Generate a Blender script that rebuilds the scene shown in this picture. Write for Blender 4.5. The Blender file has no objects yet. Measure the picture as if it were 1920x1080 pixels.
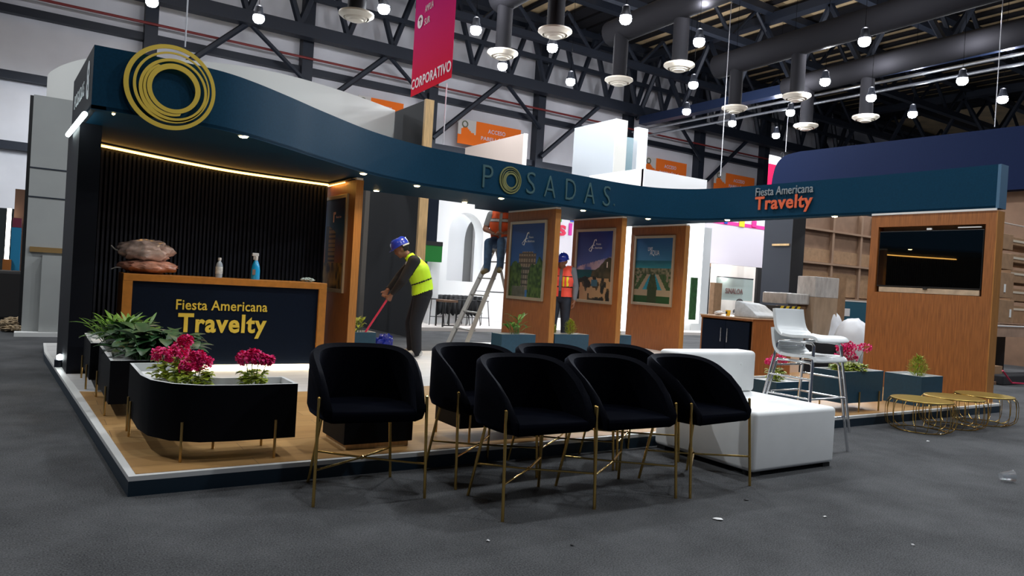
import bpy, bmesh, math, random
import numpy as np
from mathutils import Vector, Matrix
random.seed(7)
S = bpy.context.scene
COL = S.collection
# ------------------------------------------------------------------ camera
FPX = 1380.0
def _ray(x, y): return np.array([x-960.0, -(y-540.0), -FPX])
_B = _ray(3073, 657); _B /= np.linalg.norm(_B)
_A = _ray(66, 475); _A -= _A.dot(_B)*_B; _A /= np.linalg.norm(_A)
_Z = np.cross(_B, _A)
CM = np.array([_B, _A, _Z])
_r = CM @ _ray(239, 932)
CC = np.array([0, 0, 1.2]) - np.array([_r[0], _r[1], 0])*(-1.2/_r[2])
def at(x, y, X=None, Y=None, z=None):
    """the point of the place seen at a photo pixel, on a plane X=, Y= or z="""
    r = CM @ _ray(x, y)
    t = (z-CC[2])/r[2] if z is not None else ((X-CC[0])/r[0] if X is not None else (Y-CC[1])/r[1])
    return Vector(CC + r*t)
cam_d = bpy.data.cameras.new('camera'); cam = bpy.data.objects.new('camera', cam_d); COL.objects.link(cam)
cam_d.sensor_width = 36; cam_d.lens = FPX/1920*36; cam_d.clip_end = 300
mw = Matrix.Identity(4)
for i in range(3):
    for j in range(3): mw[i][j] = CM[i][j]
    mw[i][3] = CC[i]
cam.matrix_world = mw
S.camera = cam
# ------------------------------------------------------------------ world, exposure
w = bpy.data.worlds.new('hall_air'); S.world = w; w.use_nodes = True
w.node_tree.nodes['Background'].inputs[0].default_value = (0.55, 0.65, 0.9, 1)
w.node_tree.nodes['Background'].inputs[1].default_value = 0.085
S.view_settings.view_transform = 'Standard'; S.view_settings.look = 'None'
S.view_settings.gamma = 1; S.view_settings.use_curve_mapping = False
S.view_settings.exposure = 0.0
LAMP_W = 760.0

# ------------------------------------------------------------------ materials
MATS = {}
def mat(name, c, rough=.6, metal=0, noise=0, nscale=20, bump=0, emit=None, estr=1, sheen=0, coat=0, stretch=None, trans=0, alpha=1, spec=None):
    if name in MATS: return MATS[name]
    m = bpy.data.materials.new(name); m.use_nodes = True; nt = m.node_tree; b = nt.nodes['Principled BSDF']
    b.inputs['Base Color'].default_value = (*c, 1); b.inputs['Roughness'].default_value = rough; b.inputs['Metallic'].default_value = metal
    if spec is not None: b.inputs['Specular IOR Level'].default_value = spec
    if sheen: b.inputs['Sheen Weight'].default_value = sheen; b.inputs['Sheen Roughness'].default_value = .35; b.inputs['Sheen Tint'].default_value = (.5, .6, 1, 1)
    if coat: b.inputs['Coat Weight'].default_value = coat; b.inputs['Coat Roughness'].default_value = .1
    if trans: b.inputs['Transmission Weight'].default_value = trans
    if alpha < 1: b.inputs['Alpha'].default_value = alpha
    if emit: b.inputs['Emission Color'].default_value = (*emit, 1); b.inputs['Emission Strength'].default_value = estr
    if noise or bump:
        tc = nt.nodes.new('ShaderNodeTexCoord'); mp = nt.nodes.new('ShaderNodeMapping'); nz = nt.nodes.new('ShaderNodeTexNoise')
        nt.links.new(tc.outputs['Object'], mp.inputs[0]); nt.links.new(mp.outputs[0], nz.inputs['Vector'])
        nz.inputs['Scale'].default_value = nscale; nz.inputs['Detail'].default_value = 4
        if stretch: mp.inputs['Scale'].default_value = stretch
        if noise:
            rp = nt.nodes.new('ShaderNodeValToRGB'); nt.links.new(nz.outputs['Fac'], rp.inputs[0])
            rp.color_ramp.elements[0].position = .3; rp.color_ramp.elements[1].position = .7
            rp.color_ramp.elements[0].color = (*[v*(1-noise) for v in c], 1); rp.color_ramp.elements[1].color = (*[min(1, v*(1+noise)) for v in c], 1)
            nt.links.new(rp.outputs[0], b.inputs['Base Color'])
        if bump:
            bp = nt.nodes.new('ShaderNodeBump'); bp.inputs['Strength'].default_value = bump; bp.inputs['Distance'].default_value = .01
            nt.links.new(nz.outputs['Fac'], bp.inputs['Height']); nt.links.new(bp.outputs[0], b.inputs['Normal'])
    MATS[name] = m
    return m
def mat_emit(name, c, s):
    if name in MATS: return MATS[name]
    m = bpy.data.materials.new(name); m.use_nodes = True; b = m.node_tree.nodes['Principled BSDF']
    b.inputs['Base Color'].default_value = (.8, .8, .8, 1)
    b.inputs['Emission Color'].default_value = (*c, 1); b.inputs['Emission Strength'].default_value = s
    MATS[name] = m; return m
def mat_planks():
    m = bpy.data.materials.new('plank_floor'); m.use_nodes = True; nt = m.node_tree; b = nt.nodes['Principled BSDF']
    tc = nt.nodes.new('ShaderNodeTexCoord'); br = nt.nodes.new('ShaderNodeTexBrick')
    nt.links.new(tc.outputs['Object'], br.inputs['Vector'])
    br.inputs['Scale'].default_value = 1; br.inputs['Brick Width'].default_value = 1.3; br.inputs['Row Height'].default_value = .19
    br.inputs['Mortar Size'].default_value = .002; br.inputs['Color1'].default_value = (.46, .25, .09, 1); br.inputs['Color2'].default_value = (.58, .34, .13, 1); br.inputs['Mortar'].default_value = (.2, .11, .05, 1)
    mp = nt.nodes.new('ShaderNodeMapping'); mp.inputs['Scale'].default_value = (1.5, 14, 1); nz = nt.nodes.new('ShaderNodeTexNoise'); nz.inputs['Scale'].default_value = 3; nz.inputs['Detail'].default_value = 5
    nt.links.new(tc.outputs['Object'], mp.inputs[0]); nt.links.new(mp.outputs[0], nz.inputs['Vector'])
    mx = nt.nodes.new('ShaderNodeMix'); mx.data_type = 'RGBA'; mx.blend_type = 'MULTIPLY'; mx.inputs[0].default_value = .35
    nt.links.new(br.outputs['Color'], mx.inputs[6]); nt.links.new(nz.outputs['Fac'], mx.inputs[7]); nt.links.new(mx.outputs[2], b.inputs['Base Color'])
    b.inputs['Roughness'].default_value = .38
    return m
def mat_carpet():
    m = bpy.data.materials.new('carpet'); m.use_nodes = True; nt = m.node_tree; b = nt.nodes['Principled BSDF']
    tc = nt.nodes.new('ShaderNodeTexCoord')
    n1 = nt.nodes.new('ShaderNodeTexNoise'); n1.inputs['Scale'].default_value = 130; n1.inputs['Detail'].default_value = 3
    n2 = nt.nodes.new('ShaderNodeTexNoise'); n2.inputs['Scale'].default_value = 1.3; n2.inputs['Detail'].default_value = 6; n2.inputs['Roughness'].default_value = .65
    for n in (n1, n2): nt.links.new(tc.outputs['Object'], n.inputs['Vector'])
    mx = nt.nodes.new('ShaderNodeMix'); mx.inputs[0].default_value = .42
    nt.links.new(n1.outputs['Fac'], mx.inputs[2]); nt.links.new(n2.outputs['Fac'], mx.inputs[3])
    rp = nt.nodes.new('ShaderNodeValToRGB'); nt.links.new(mx.outputs[0], rp.inputs[0])
    rp.color_ramp.elements[0].position = .36; rp.color_ramp.elements[0].color = (.030, .031, .033, 1)
    rp.color_ramp.elements[1].position = .66; rp.color_ramp.elements[1].color = (.118, .120, .124, 1)
    nt.links.new(rp.outputs[0], b.inputs['Base Color']); b.inputs['Roughness'].default_value = .95; b.inputs['Specular IOR Level'].default_value = .1
    bp = nt.nodes.new('ShaderNodeBump'); bp.inputs['Strength'].default_value = .6; bp.inputs['Distance'].default_value = .004
    nt.links.new(n1.outputs['Fac'], bp.inputs['Height']); nt.links.new(bp.outputs[0], b.inputs['Normal'])
    return m
def mat_vcol(name, rough=.5, coat=0, spec=.5):
    if name in MATS: return MATS[name]
    m = bpy.data.materials.new(name); m.use_nodes = True; nt = m.node_tree; b = nt.nodes['Principled BSDF']
    a = nt.nodes.new('ShaderNodeVertexColor'); a.layer_name = 'print'
    nt.links.new(a.outputs[0], b.inputs['Base Color']); b.inputs['Roughness'].default_value = rough; b.inputs['Specular IOR Level'].default_value = spec
    if coat: b.inputs['Coat Weight'].default_value = coat; b.inputs['Coat Roughness'].default_value = .12
    MATS[name] = m; return m
NAVY = mat('navy_paint', (.0032, .034, .070), .6, spec=.08, noise=.12, nscale=60)
NAVY2 = mat('deep_navy_paint', (.002, .006, .016), .5, spec=.12, noise=.1, nscale=40)
BLACKP = mat('black_panel_paint', (.004, .005, .009), .6, spec=.15)
SLAT = mat('black_slats', (.006, .009, .020), .55, spec=.3)
BOXBLUE = mat('planter_blue', (.010, .055, .095), .45, noise=.1, nscale=30)
BOXBLACK = mat('planter_black', (.0025, .003, .005), .6, spec=.1)
WOOD = mat('veneer_wood', (.30, .105, .026), .42, noise=.28, nscale=5, stretch=(14, 14, .8))
WOODE = mat('veneer_wood_edge', (.40, .17, .038), .4, noise=.2, nscale=5, stretch=(14, 14, .8))
PINE = mat('raw_pine', (.62, .40, .18), .6, noise=.2, nscale=4, stretch=(10, 10, .8))
WHITE = mat('white_paint', (.80, .80, .80), .55)
TRIMW = mat('white_trim', (.72, .72, .70), .4)
TILE = mat('pale_floor_vinyl', (.62, .61, .60), .35, noise=.1, nscale=3, stretch=(1, 5, 1))
GOLD = mat('gold_metal', (.85, .60, .16), .25, 1)
GOLDP = mat('gold_sign', (.92, .66, .10), .3, .35)
GOLDT = mat('yellow_gold_lettering', (.85, .62, .08), .4, .35)
BRASS = mat('brass_rod', (.55, .36, .13), .3, 1)
CHROME = mat('chrome', (.75, .76, .78), .12, 1)
VELVET = mat('black_velvet', (.0010, .0013, .0032), .85, sheen=.04, spec=.04, bump=.15, nscale=60)
LEATHER = mat('white_leatherette', (.90, .91, .90), .42, noise=.03, nscale=6)
WPLAST = mat('white_plastic', (.80, .82, .82), .3)
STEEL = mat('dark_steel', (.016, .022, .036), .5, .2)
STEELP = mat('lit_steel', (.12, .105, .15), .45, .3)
DUCT = mat('dark_duct', (.016, .016, .019), .75, spec=.1)
CARD = mat('cardboard', (.27, .155, .08), .8, noise=.15, nscale=8)
CARDD = mat('brown_board', (.20, .115, .07), .8, noise=.12, nscale=4)
BLACK = mat('plain_black', (.005, .005, .006), .6)
ALU = mat('aluminium', (.42, .41, .38), .45, .25)
LEAF = mat('leaf_green', (.045, .14, .025), .5, noise=.5, nscale=9)
LEAFD = mat('leaf_dark', (.022, .075, .022), .4, noise=.4, nscale=9)
LEAFY = mat('leaf_lime', (.30, .37, .025), .55, noise=.35, nscale=25)
MAGENTA = mat('magenta_petals', (.88, .018, .20), .6, noise=.3, nscale=60)
SOIL = mat('white_gravel', (.62, .62, .60), .8, noise=.2, nscale=90, bump=.5)
FILM = mat('stretch_film', (.46, .43, .40), .25, noise=.18, nscale=16, bump=.7, coat=.3, stretch=(1, 1, .35))

# ------------------------------------------------------------------ helpers
def obj(name, bm, m, parent=None, smooth=None):
    if isinstance(bm, bpy.types.Mesh): me = bm
    else:
        me = bpy.data.meshes.new(name); bmesh.ops.recalc_face_normals(bm, faces=bm.faces); bm.to_mesh(me); bm.free()
    me.name = name
    ms = m if isinstance(m, (list, tuple)) else [m]
    for q in ms: me.materials.append(q)
    o = bpy.data.objects.new(name, me); COL.objects.link(o)
    if parent: o.parent = parent
    if smooth is not None:
        for p in me.polygons: p.use_smooth = True
        if smooth > 0:
            try: me.set_sharp_from_angle(angle=math.radians(smooth))
            except Exception: pass
    return o
def tag(o, label=None, cat=None, group=None, kind=None):
    if label: o['label'] = label
    if cat: o['category'] = cat
    if group: o['group'] = group
    if kind: o['kind'] = kind
    return o
def thing(name, label, cat, loc=(0, 0, 0), rz=0, group=None, kind=None):
    o = bpy.data.objects.new(name, None); COL.objects.link(o); o.location = loc; o.rotation_euler = (0, 0, rz); o.empty_display_size = .1
    return tag(o, label, cat, group, kind)
def struct(name, bm, m, label, parent=None, smooth=None):
    o = obj(name, bm, m, parent, smooth)
    if not parent: tag(o, label, 'building', None, 'structure')
    return o
def dup(root, loc, rz, label):
    r = root.copy(); COL.objects.link(r); r.location = loc; r.rotation_euler = (0, 0, rz); r['label'] = label
    for ch in list(root.children):
        c = ch.copy(); COL.objects.link(c); c.parent = r
        for g in list(ch.children):
            d = g.copy(); COL.objects.link(d); d.parent = c
    return r
def NB(): return bmesh.new()
def bx(bm, x0, y0, z0, x1, y1, z1, bev=0, seg=2, mi=0):
    r = bmesh.ops.create_cube(bm, size=1); vs = r['verts']
    for v in vs: v.co = Vector((x0+(v.co.x+.5)*(x1-x0), y0+(v.co.y+.5)*(y1-y0), z0+(v.co.z+.5)*(z1-z0)))
    fs = set(f for v in vs for f in v.link_faces)
    for f in fs: f.material_index = mi
    if bev:
        es = list(set(e for v in vs for e in v.link_edges))
        bmesh.ops.bevel(bm, geom=es, offset=bev, segments=seg, affect='EDGES', profile=.5)
    return bm
def rod(bm, a, b, r, n=10, r2=None, mi=0, caps=True):
    a = Vector(a); b = Vector(b); d = b-a; L = d.length
    if L < 1e-6: return bm
    q = d.to_track_quat('Z', 'Y'); r2 = r if r2 is None else r2
    rr = bmesh.ops.create_cone(bm, cap_ends=caps, segments=n, radius1=r, radius2=r2, depth=L)
    M = Matrix.Translation((a+b)/2) @ q.to_matrix().to_4x4()
    bmesh.ops.transform(bm, matrix=M, verts=rr['verts'])
    if mi:
        for f in set(f for v in rr['verts'] for f in v.link_faces): f.material_index = mi
    return bm
def ball(bm, c, r, s=(1, 1, 1), sub=2, M=None):
    rr = bmesh.ops.create_icosphere(bm, subdivisions=sub, radius=r)
    T = Matrix.Translation(c) @ (M.to_4x4() if M else Matrix.Identity(4)) @ Matrix.Diagonal((*s, 1))
    bmesh.ops.transform(bm, matrix=T, verts=rr['verts']); return bm
def tube(bm, pts, r, n=8, closed=False):
    pts = [Vector(p) for p in pts]; N = len(pts); rings = []
    up = Vector((0, 0, 1))
    for i, p in enumerate(pts):
        if closed: t = pts[(i+1) % N]-pts[i-1]
        else: t = pts[min(i+1, N-1)]-pts[max(i-1, 0)]
        t.normalize(); u = up if abs(t.z) < .9 else Vector((1, 0, 0)) if abs(t.x) < .9 else Vector((0, 1, 0))
        s = t.cross(u).normalized(); v = s.cross(t)
        if rings:
            ps = prev; s = (ps - t*ps.dot(t)).normalized(); v = s.cross(t)
        prev = s
        rings.append([bm.verts.new(p+(s*math.cos(2*math.pi*k/n)+v*math.sin(2*math.pi*k/n))*r) for k in range(n)])
    for i in range(N if closed else N-1):
        a, b = rings[i], rings[(i+1) % N]
        for k in range(n): bm.faces.new((a[k], a[(k+1) % n], b[(k+1) % n], b[k]))
    if not closed: bm.faces.new(rings[0][::-1]); bm.faces.new(rings[-1])
    return bm
def prism(bm, poly, z0, z1, bev=0, mi=0):
    lo = [bm.verts.new((x, y, z0)) for x, y in poly]; hi = [bm.verts.new((x, y, z1)) for x, y in poly]; n = len(poly)
    fs = [bm.faces.new(lo[::-1]), bm.faces.new(hi)]
    for i in range(n): fs.append(bm.faces.new((lo[i], lo[(i+1) % n], hi[(i+1) % n], hi[i])))
    for f in fs: f.material_index = mi
    if bev: bmesh.ops.bevel(bm, geom=[e for e in fs[1].edges]+[e for e in fs[0].edges], offset=bev, segments=3, affect='EDGES', profile=.5)
    return bm
def lathe(bm, prof, n=24, c=(0, 0, 0)):
    rings = []
    for r, z in prof: rings.append([bm.verts.new((c[0]+max(r, 1e-4)*math.cos(2*math.pi*k/n), c[1]+max(r, 1e-4)*math.sin(2*math.pi*k/n), c[2]+z)) for k in range(n)])
    for a, b in zip(rings, rings[1:]):
        for k in range(n): bm.faces.new((a[k], a[(k+1) % n], b[(k+1) % n], b[k]))
    bm.faces.new(rings[0][::-1]); bm.faces.new(rings[-1])
    return bm
def offset2(pts, d):
    out = []; N = len(pts)
    for i in range(N):
        a = Vector(pts[max(i-1, 0)]); b = Vector(pts[min(i+1, N-1)]); t = (b-a).normalized()
        out.append((pts[i][0]-t.y*d, pts[i][1]+t.x*d))
    return out
def spline(pts, k=6):
    P = [Vector(p) for p in pts]; out = []
    for i in range(len(P)-1):
        p0 = P[max(i-1, 0)]; p1 = P[i]; p2 = P[i+1]; p3 = P[min(i+2, len(P)-1)]
        for j in range(k):
            t = j/k
            out.append(tuple(.5*((2*p1)+(-p0+p2)*t+(2*p0-5*p1+4*p2-p3)*t*t+(-p0+3*p1-3*p2+p3)*t*t*t)))
    out.append(tuple(P[-1])); return out
_dg = None
def text_mesh(s, w, h, depth=.01, bold=0.0, shear=0.0):
    sp = 1+bold*3.2
    """flat lettering centred at origin in the XZ plane, reading along +X, facing -Y, cap box w x h"""
    c = bpy.data.curves.new('t', 'FONT'); c.body = s; c.size = 1; c.offset = bold; c.extrude = .5; c.resolution_u = 3; c.shear = shear; c.space_character = sp
    o = bpy.data.objects.new('t', c); COL.objects.link(o)
    bpy.context.view_layer.update()
    me = bpy.data.meshes.new_from_object(o.evaluated_get(bpy.context.evaluated_depsgraph_get()))
    bpy.data.objects.remove(o); bpy.data.curves.remove(c)
    xs = [v.co.x for v in me.vertices]; ys = [v.co.y for v in me.vertices]
    x0, x1, y0, y1 = min(xs), max(xs), min(ys), max(ys)
    for v in me.vertices:
        x, y, z = v.co
        v.co = ((x-(x0+x1)/2)*w/(x1-x0), -z*depth, (y-(y0+y1)/2)*h/(y1-y0))
    me.materials.clear()
    return me
def lettering(name, s, w, h, m, loc, rz, parent=None, depth=.01, bold=0, tilt=0, shear=0):
    o = obj(name, text_mesh(s, w, h, depth, bold, shear), m, parent)
    o.location = loc; o.rotation_euler = (0, tilt, rz); return o
def picture(fn, nx, ny, w, h):
    """a print: nx x ny grid in the XZ plane (0..w, 0..h) facing -Y, coloured by fn(u, v)"""
    vs = [(w*i/nx, 0, h*j/ny) for j in range(ny+1) for i in range(nx+1)]
    fs = [(j*(nx+1)+i, j*(nx+1)+i+1, (j+1)*(nx+1)+i+1, (j+1)*(nx+1)+i) for j in range(ny) for i in range(nx)]
    me = bpy.data.meshes.new('print'); me.from_pydata(vs, [], fs)
    ca = me.color_attributes.new('print', 'FLOAT_COLOR', 'CORNER'); k = 0; dat = []
    for j in range(ny):
        for i in range(nx):
            c = fn((i+.5)/nx, (j+.5)/ny)
            for q in range(4): dat += [c[0], c[1], c[2], 1]
    ca.data.foreach_set('color', dat); return me

# ------------------------------------------------------------------ hall shell
bm = NB(); bx(bm, -30, -14, -.2, 70, 27, 0); struct('floor', bm, mat_carpet(), 'dark grey carpeted floor of the exhibition hall')
HALLW = mat('hall_wall_sheet', (.74, .75, .80), .7, noise=.10, nscale=.5)
bm = NB(); bx(bm, -30, 26.6, 0, 70, 26.8, 15)
struct('wall_back', bm, HALLW, 'pale grey sheet-clad wall at the far end of the hall')
DECK = mat('skylight_deck', (.80, .60, .34), .8, noise=.2, nscale=1)
bm = NB(); bx(bm, -30, -14, 14.2, 70, 27, 14.4); ceil = struct('ceiling', bm, DECK, 'roof deck with tan translucent sheets above the trusses')
for k in range(46):
    bm = NB(); x = 6+k*.95; bx(bm, x, -12, 14.0, x+(.22 if k % 9 < 6 else .75), 26, 14.15); q = obj('purlin', bm, DUCT, ceil)
for k in range(9):
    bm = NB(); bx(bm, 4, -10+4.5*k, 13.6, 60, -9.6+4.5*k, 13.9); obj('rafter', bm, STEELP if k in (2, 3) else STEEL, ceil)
# wall framing: columns, girts, wall truss
for i, X in enumerate((-2.9, 2.8, 8.6, 14.4, 20.4, 26.3, 31.9, 37.7, 43.5)):
    bm = NB(); bx(bm, X-.22, 26.1, 0, X+.22, 26.6, 14.2)
    tag(obj('steel_column', bm, STEEL), 'dark steel wall column, number %s from the left along the far wall' % ('one two three four five six seven eight nine'.split()[i]), 'column', 'steel columns on the far wall')
for n, z in (('topmost', 9.42), ('middle', 7.2), ('lowest', 4.83)):
    bm = NB(); bx(bm, -30, 26.3, z-.14, 60, 26.6, z+.14)
    tag(obj('steel_girt', bm, STEEL), n+' dark horizontal girt across the pale far wall', 'girt', 'girts of the far wall')
bm = NB(); tube(bm, [(x, 26.03, 9.85) for x in (-30, 60)], .05); tag(obj('red_pipe', bm, mat('red_pipe', (.22, .03, .03), .5)), 'thin dull red pipe running along the far wall above the topmost girt', 'pipe')
bm = NB(); bx(bm, -30, 25.2, 10.45, 60, 25.7, 10.95); T = thing('steel_truss', 'long dark steel truss in front of the far wall with zigzag webs', 'truss')
obj('bottom_chord', bm, STEEL, T)
bm = NB(); bx(bm, -30, 25.3, 12.0, 60, 25.55, 12.2); obj('middle_chord', bm, STEEL, T)
bm = NB(); bx(bm, -30, 25.2, 13.7, 60, 25.7, 14.1); obj('top_chord', bm, STEEL, T)
for k in range(26):
    x = -6+k*2.0; bm = NB(); a, b = ((x, 25.45, 10.9), (x+1.0, 25.45, 13.8)); rod(bm, a, b, .14, 6); obj('web', bm, STEEL, T)
    bm = NB(); rod(bm, b, (x+2.0, 25.45, 10.9), .14, 6); obj('web', bm, STEEL, T)
for X in (2.8, 8.6, 14.4, 20.4, 31.9):
    bm = NB(); rod(bm, (X, 25.95, 7.5), (X+3.2, 25.6, 10.5), .12, 6); obj('knee_brace', bm, STEEL, T)
    if X > 8: bm = NB(); rod(bm, (X-.1, 26, 8.9), (X-2.4, 25.6, 10.5), .1, 6); obj('knee_brace', bm, STEEL, T)
# main truss towards the viewer
def ytruss(X, zb, zt, label, y0=-8, y1=25.2, step=3.2, mt=STEEL):
    T = thing('roof_truss', label, 'truss')
    bm = NB(); bx(bm, X-.25, y0, zb, X+.25, y1, zb+.42); obj('bottom_chord', bm, mt, T)
    bm = NB(); bx(bm, X-.25, y0, zt, X+.25, y1, zt+.35); obj('top_chord', bm, STEEL, T)
    y = y0
    while y < y1-1:
        bm = NB(); rod(bm, (X, y, zt), (X, y+step/2, zb+.4), .13, 6); obj('web', bm, STEEL, T)
        bm = NB(); rod(bm, (X, y+step/2, zb+.4), (X, y+step, zt), .13, 6); obj('web', bm, STEEL, T)
        y += step
    return T
ytruss(26.3, 9.95, 13.3, 'deep dark roof truss running from the far wall towards the upper right', mt=mat('blue_lit_steel', (.03, .05, .12), .35, .5))  # bottom chord coloured blue for the bluish light falling on it
ytruss(44, 9.95, 13.3, 'distant roof truss above the right end of the navy headers')
for X, z in ((25.9, 9.55), (26.5, 9.4)):
    bm = NB(); tube(bm, [(X, -8, z), (X, 25.5, z)], .06)
    tag(obj('conduit_pipe', bm, mat('pale_conduit', (.35, .36, .38), .3, .8)), ('upper' if z > 9.5 else 'lower')+' pale pipe slung under the deep roof truss', 'pipe')
for y in (5.5, 11.5, 17.5, 23.2):
    T = thing('cross_truss', {5.5: 'nearest', 11.5: 'second nearest', 17.5: 'third nearest', 23.2: 'farthest'}[y]+' cross truss high under the roof deck', 'truss')
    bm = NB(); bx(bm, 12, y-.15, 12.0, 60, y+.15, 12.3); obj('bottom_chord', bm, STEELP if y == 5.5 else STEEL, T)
    for k in range(15):
        x = 12+k*3; bm = NB(); rod(bm, (x, y, 12.2), (x+1.5, y, 13.7), .09, 6); obj('web', bm, STEEL, T)
        bm = NB(); rod(bm, (x+1.5, y, 13.7), (x+3, y, 12.2), .09, 6); obj('web', bm, STEEL, T)
# ducts and diffusers
DIFF = [(6.47, 14.9, 'upper left'), (11.12, 14.92, 'left of the two beside the red banner'), (11.15, 12.3, 'above the white wall'), (15.48, 14.61, 'over the middle of the hall'), (15.71, 12.12, 'near the centre of the roof'), (24.9, 14.2, 'low down towards the right'), (25.06, 11.8, 'above the dark navy header at right'), (20.96, 11.79, 'beside the conduit'), (20.87, 14.35, 'tucked under the roof truss')]
DIFFM = mat('diffuser_cream', (.72, .66, .55), .5)
for X, r in ((6.47, .36), (11.14, .42), (15.6, .42), (20.9, .44), (25.0, .42)):
    bm = NB(); tube(bm, [(X, -6, 10.0), (X, 4, 10.0), (X, 11, 9.9), (X, 15.3, 9.8)], r, 18)
    tag(obj('air_duct', bm, DUCT, smooth=40), 'dark round air duct hanging %s' % {6.47: 'at far left, over the white curved wall', 11.14: 'to the right of the red banner', 15.6: 'over the middle of the stand', 20.9: 'left of the deep roof truss', 25.0: 'right beside the deep roof truss'}[X], 'duct', 'air ducts under the roof')
for x, y, lb in DIFF:
    T = thing('air_diffuser', 'round cream ceiling air diffuser, %s' % lb, 'vent', (x, y, 8.0), 0, 'round air diffusers')
    bm = NB(); lathe(bm, [(.24, 1.8), (.24, .12), (.3, .08)], 18); obj('neck', bm, DUCT, T, smooth=40)
    bm = NB(); lathe(bm, [(.46, .12), (.47, .07), (.38, .0), (.34, -.02), (.34, .08)], 28); obj('rim', bm, DIFFM, T, smooth=35)
    bm = NB(); lathe(bm, [(.30, .0), (.26, -.05), (.2, -.06), (.18, -.09), (.05, -.11)], 28); obj('cone', bm, DIFFM, T, smooth=35)
# high bay lamps (3 m grid)
LENS = mat_emit('lamp_lens', (.90, .95, 1), 60)
def high_bay(x, y, label, vis=True, p=1.0):
    T = thing('high_bay_lamp', label, 'lamp', (x, y, 8.5), 0, 'high bay lamps of the hall')
    bm = NB(); lathe(bm, [(.06, .30), (.10, .26), (.11, .14), (.15, .05), (.165, 0.0), (.15, -.0), (.14, .03)], 18); obj('housing', bm, STEEL, T, smooth=35)
    bm = NB(); lathe(bm, [(.145, .0), (.165, -.06), (.155, -.13), (.11, -.19), (.04, -.215)], 18); obj('lens', bm, LENS, T, smooth=60)
    bm = NB(); rod(bm, (0, 0, .28), (0, 0, 5.08), .007, 6); obj('stem', bm, mat('matt_black', (.004, .004, .004), 1, spec=0), T)
    l = bpy.data.lights.new('lamp_light', 'SPOT'); l.spot_size = math.radians(176); l.spot_blend = .15; l.shadow_soft_size = .2; l.energy = LAMP_W*p; l.color = (.90, .95, 1)
    lo = bpy.data.objects.new('lamp_light', l); COL.objects.link(lo); lo.location = (0, 0, -.24); lo.parent = T
    l = bpy.data.lights.new('deck_fill', 'POINT'); l.energy = 150*p; l.color = (.95, .95, 1); l.shadow_soft_size = .15  # extra point light added above the housing to brighten the roof deck
    lo = bpy.data.objects.new('deck_fill', l); COL.objects.link(lo); lo.location = (.1, 0, 1.0); lo.parent = T
HB = [((485, 33), 'left of the grid, over the gold ring emblem'), ((720, 15), 'just left of the red hanging banner'), ((892, 55), 'just right of the red hanging banner'), ((1036, 88), 'under the second diffuser, above the header sign ring'),
      ((942, 123), 'below the diffuser beside the red banner'), ((1070, 152), 'lowest over the white walls'), ((1173, 34), 'highest in the middle'), ((1311, 77), 'below the slatted deck'), ((1300, 158), 'left of the hanging cable'),
      ((1621, 76), 'large and bright near the lilac rafter'), ((1547, 152), 'on the line of the deep truss'), ((1634, 182), 'under the pipes, left of three'), ((1804, 150), 'large, left of the right hand cable'), ((1711, 213), 'over the dark navy header'),
      ((1482, 210), 'between pipe and diffuser'), ((1373, 230), 'small, far off near the orange banners'), ((1287, 208), 'at the far end of the deep truss'), ((1455, 253), 'lowest and smallest of all'), ((1880, 185), 'at the right edge beyond the cable'), ((285, 2), 'cut by the top edge at upper left')]
for (a, b), lb in HB:
    p = at(a, b, z=8.45); high_bay(round(p.x, 2), round(p.y, 2), 'bright round high bay lamp, '+lb)
for x, y in [(x, y) for x in (1.5, 6.5, 12.5, 18.5, 24.5) for y in (4.8, 0, -5)]+[(-5, 4.8), (-5, 11), (-8, 17)]:
    if True:
        l = bpy.data.lights.new('hall_lamp_light', 'AREA'); l.shape = 'DISK'; l.size = .4; l.energy = LAMP_W*(.27 if x > 6 else .14 if x > 0 else .45); l.color = (.90, .95, 1)
        lo = bpy.data.objects.new('hall_lamp_light', l); COL.objects.link(lo); lo.location = (x, y, 8.3)

# ------------------------------------------------------------------ platform
PT = .105
T = thing('exhibition_platform', 'low navy platform with white edge strip, oak planks in front and pale vinyl behind', 'platform')
base = [(0, 0), (9.3, 0), (9.3, 7.05), (5.9, 7.05), (5.9, 5.7), (3.3, 5.7), (3.3, 6.6), (-.3, 6.6), (-.3, 5.64)]
def shrink(): return [(0.012, .012), (9.288, .012), (9.288, 7.04), (5.91, 7.04), (5.91, 5.69), (3.29, 5.69), (3.29, 6.59), (-.288, 6.59), (-.288, 5.64)]
bm = NB(); prism(bm, base, 0, .078); obj('base', bm, mat('platform_skirt', (.005, .02, .036), .5), T)
bm = NB(); prism(bm, base, .078, .103); obj('edge_strip', bm, TRIMW, T)
edge = [(.035, .035), (9.265, .035)]
bnd = [(9.265, 2.75), (7.4, 2.8), (5.2, 2.72), (3.3, 2.55), (2.2, 2.42), (1.2, 2.42), (.5, 2.55), (-.09, 2.75)]
bs = spline(bnd, 4)
bm = NB(); prism(bm, edge+bs, .1031, .1055); obj('plank_floor', bm, mat_planks(), T)
bm = NB(); prism(bm, bs[::-1]+[(9.265, 7.02), (5.93, 7.02), (5.93, 5.67), (3.27, 5.67), (3.27, 6.57), (-.27, 6.57), (-.27, 5.64)], .1031, .1054); obj('vinyl_floor', bm, TILE, T)
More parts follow.
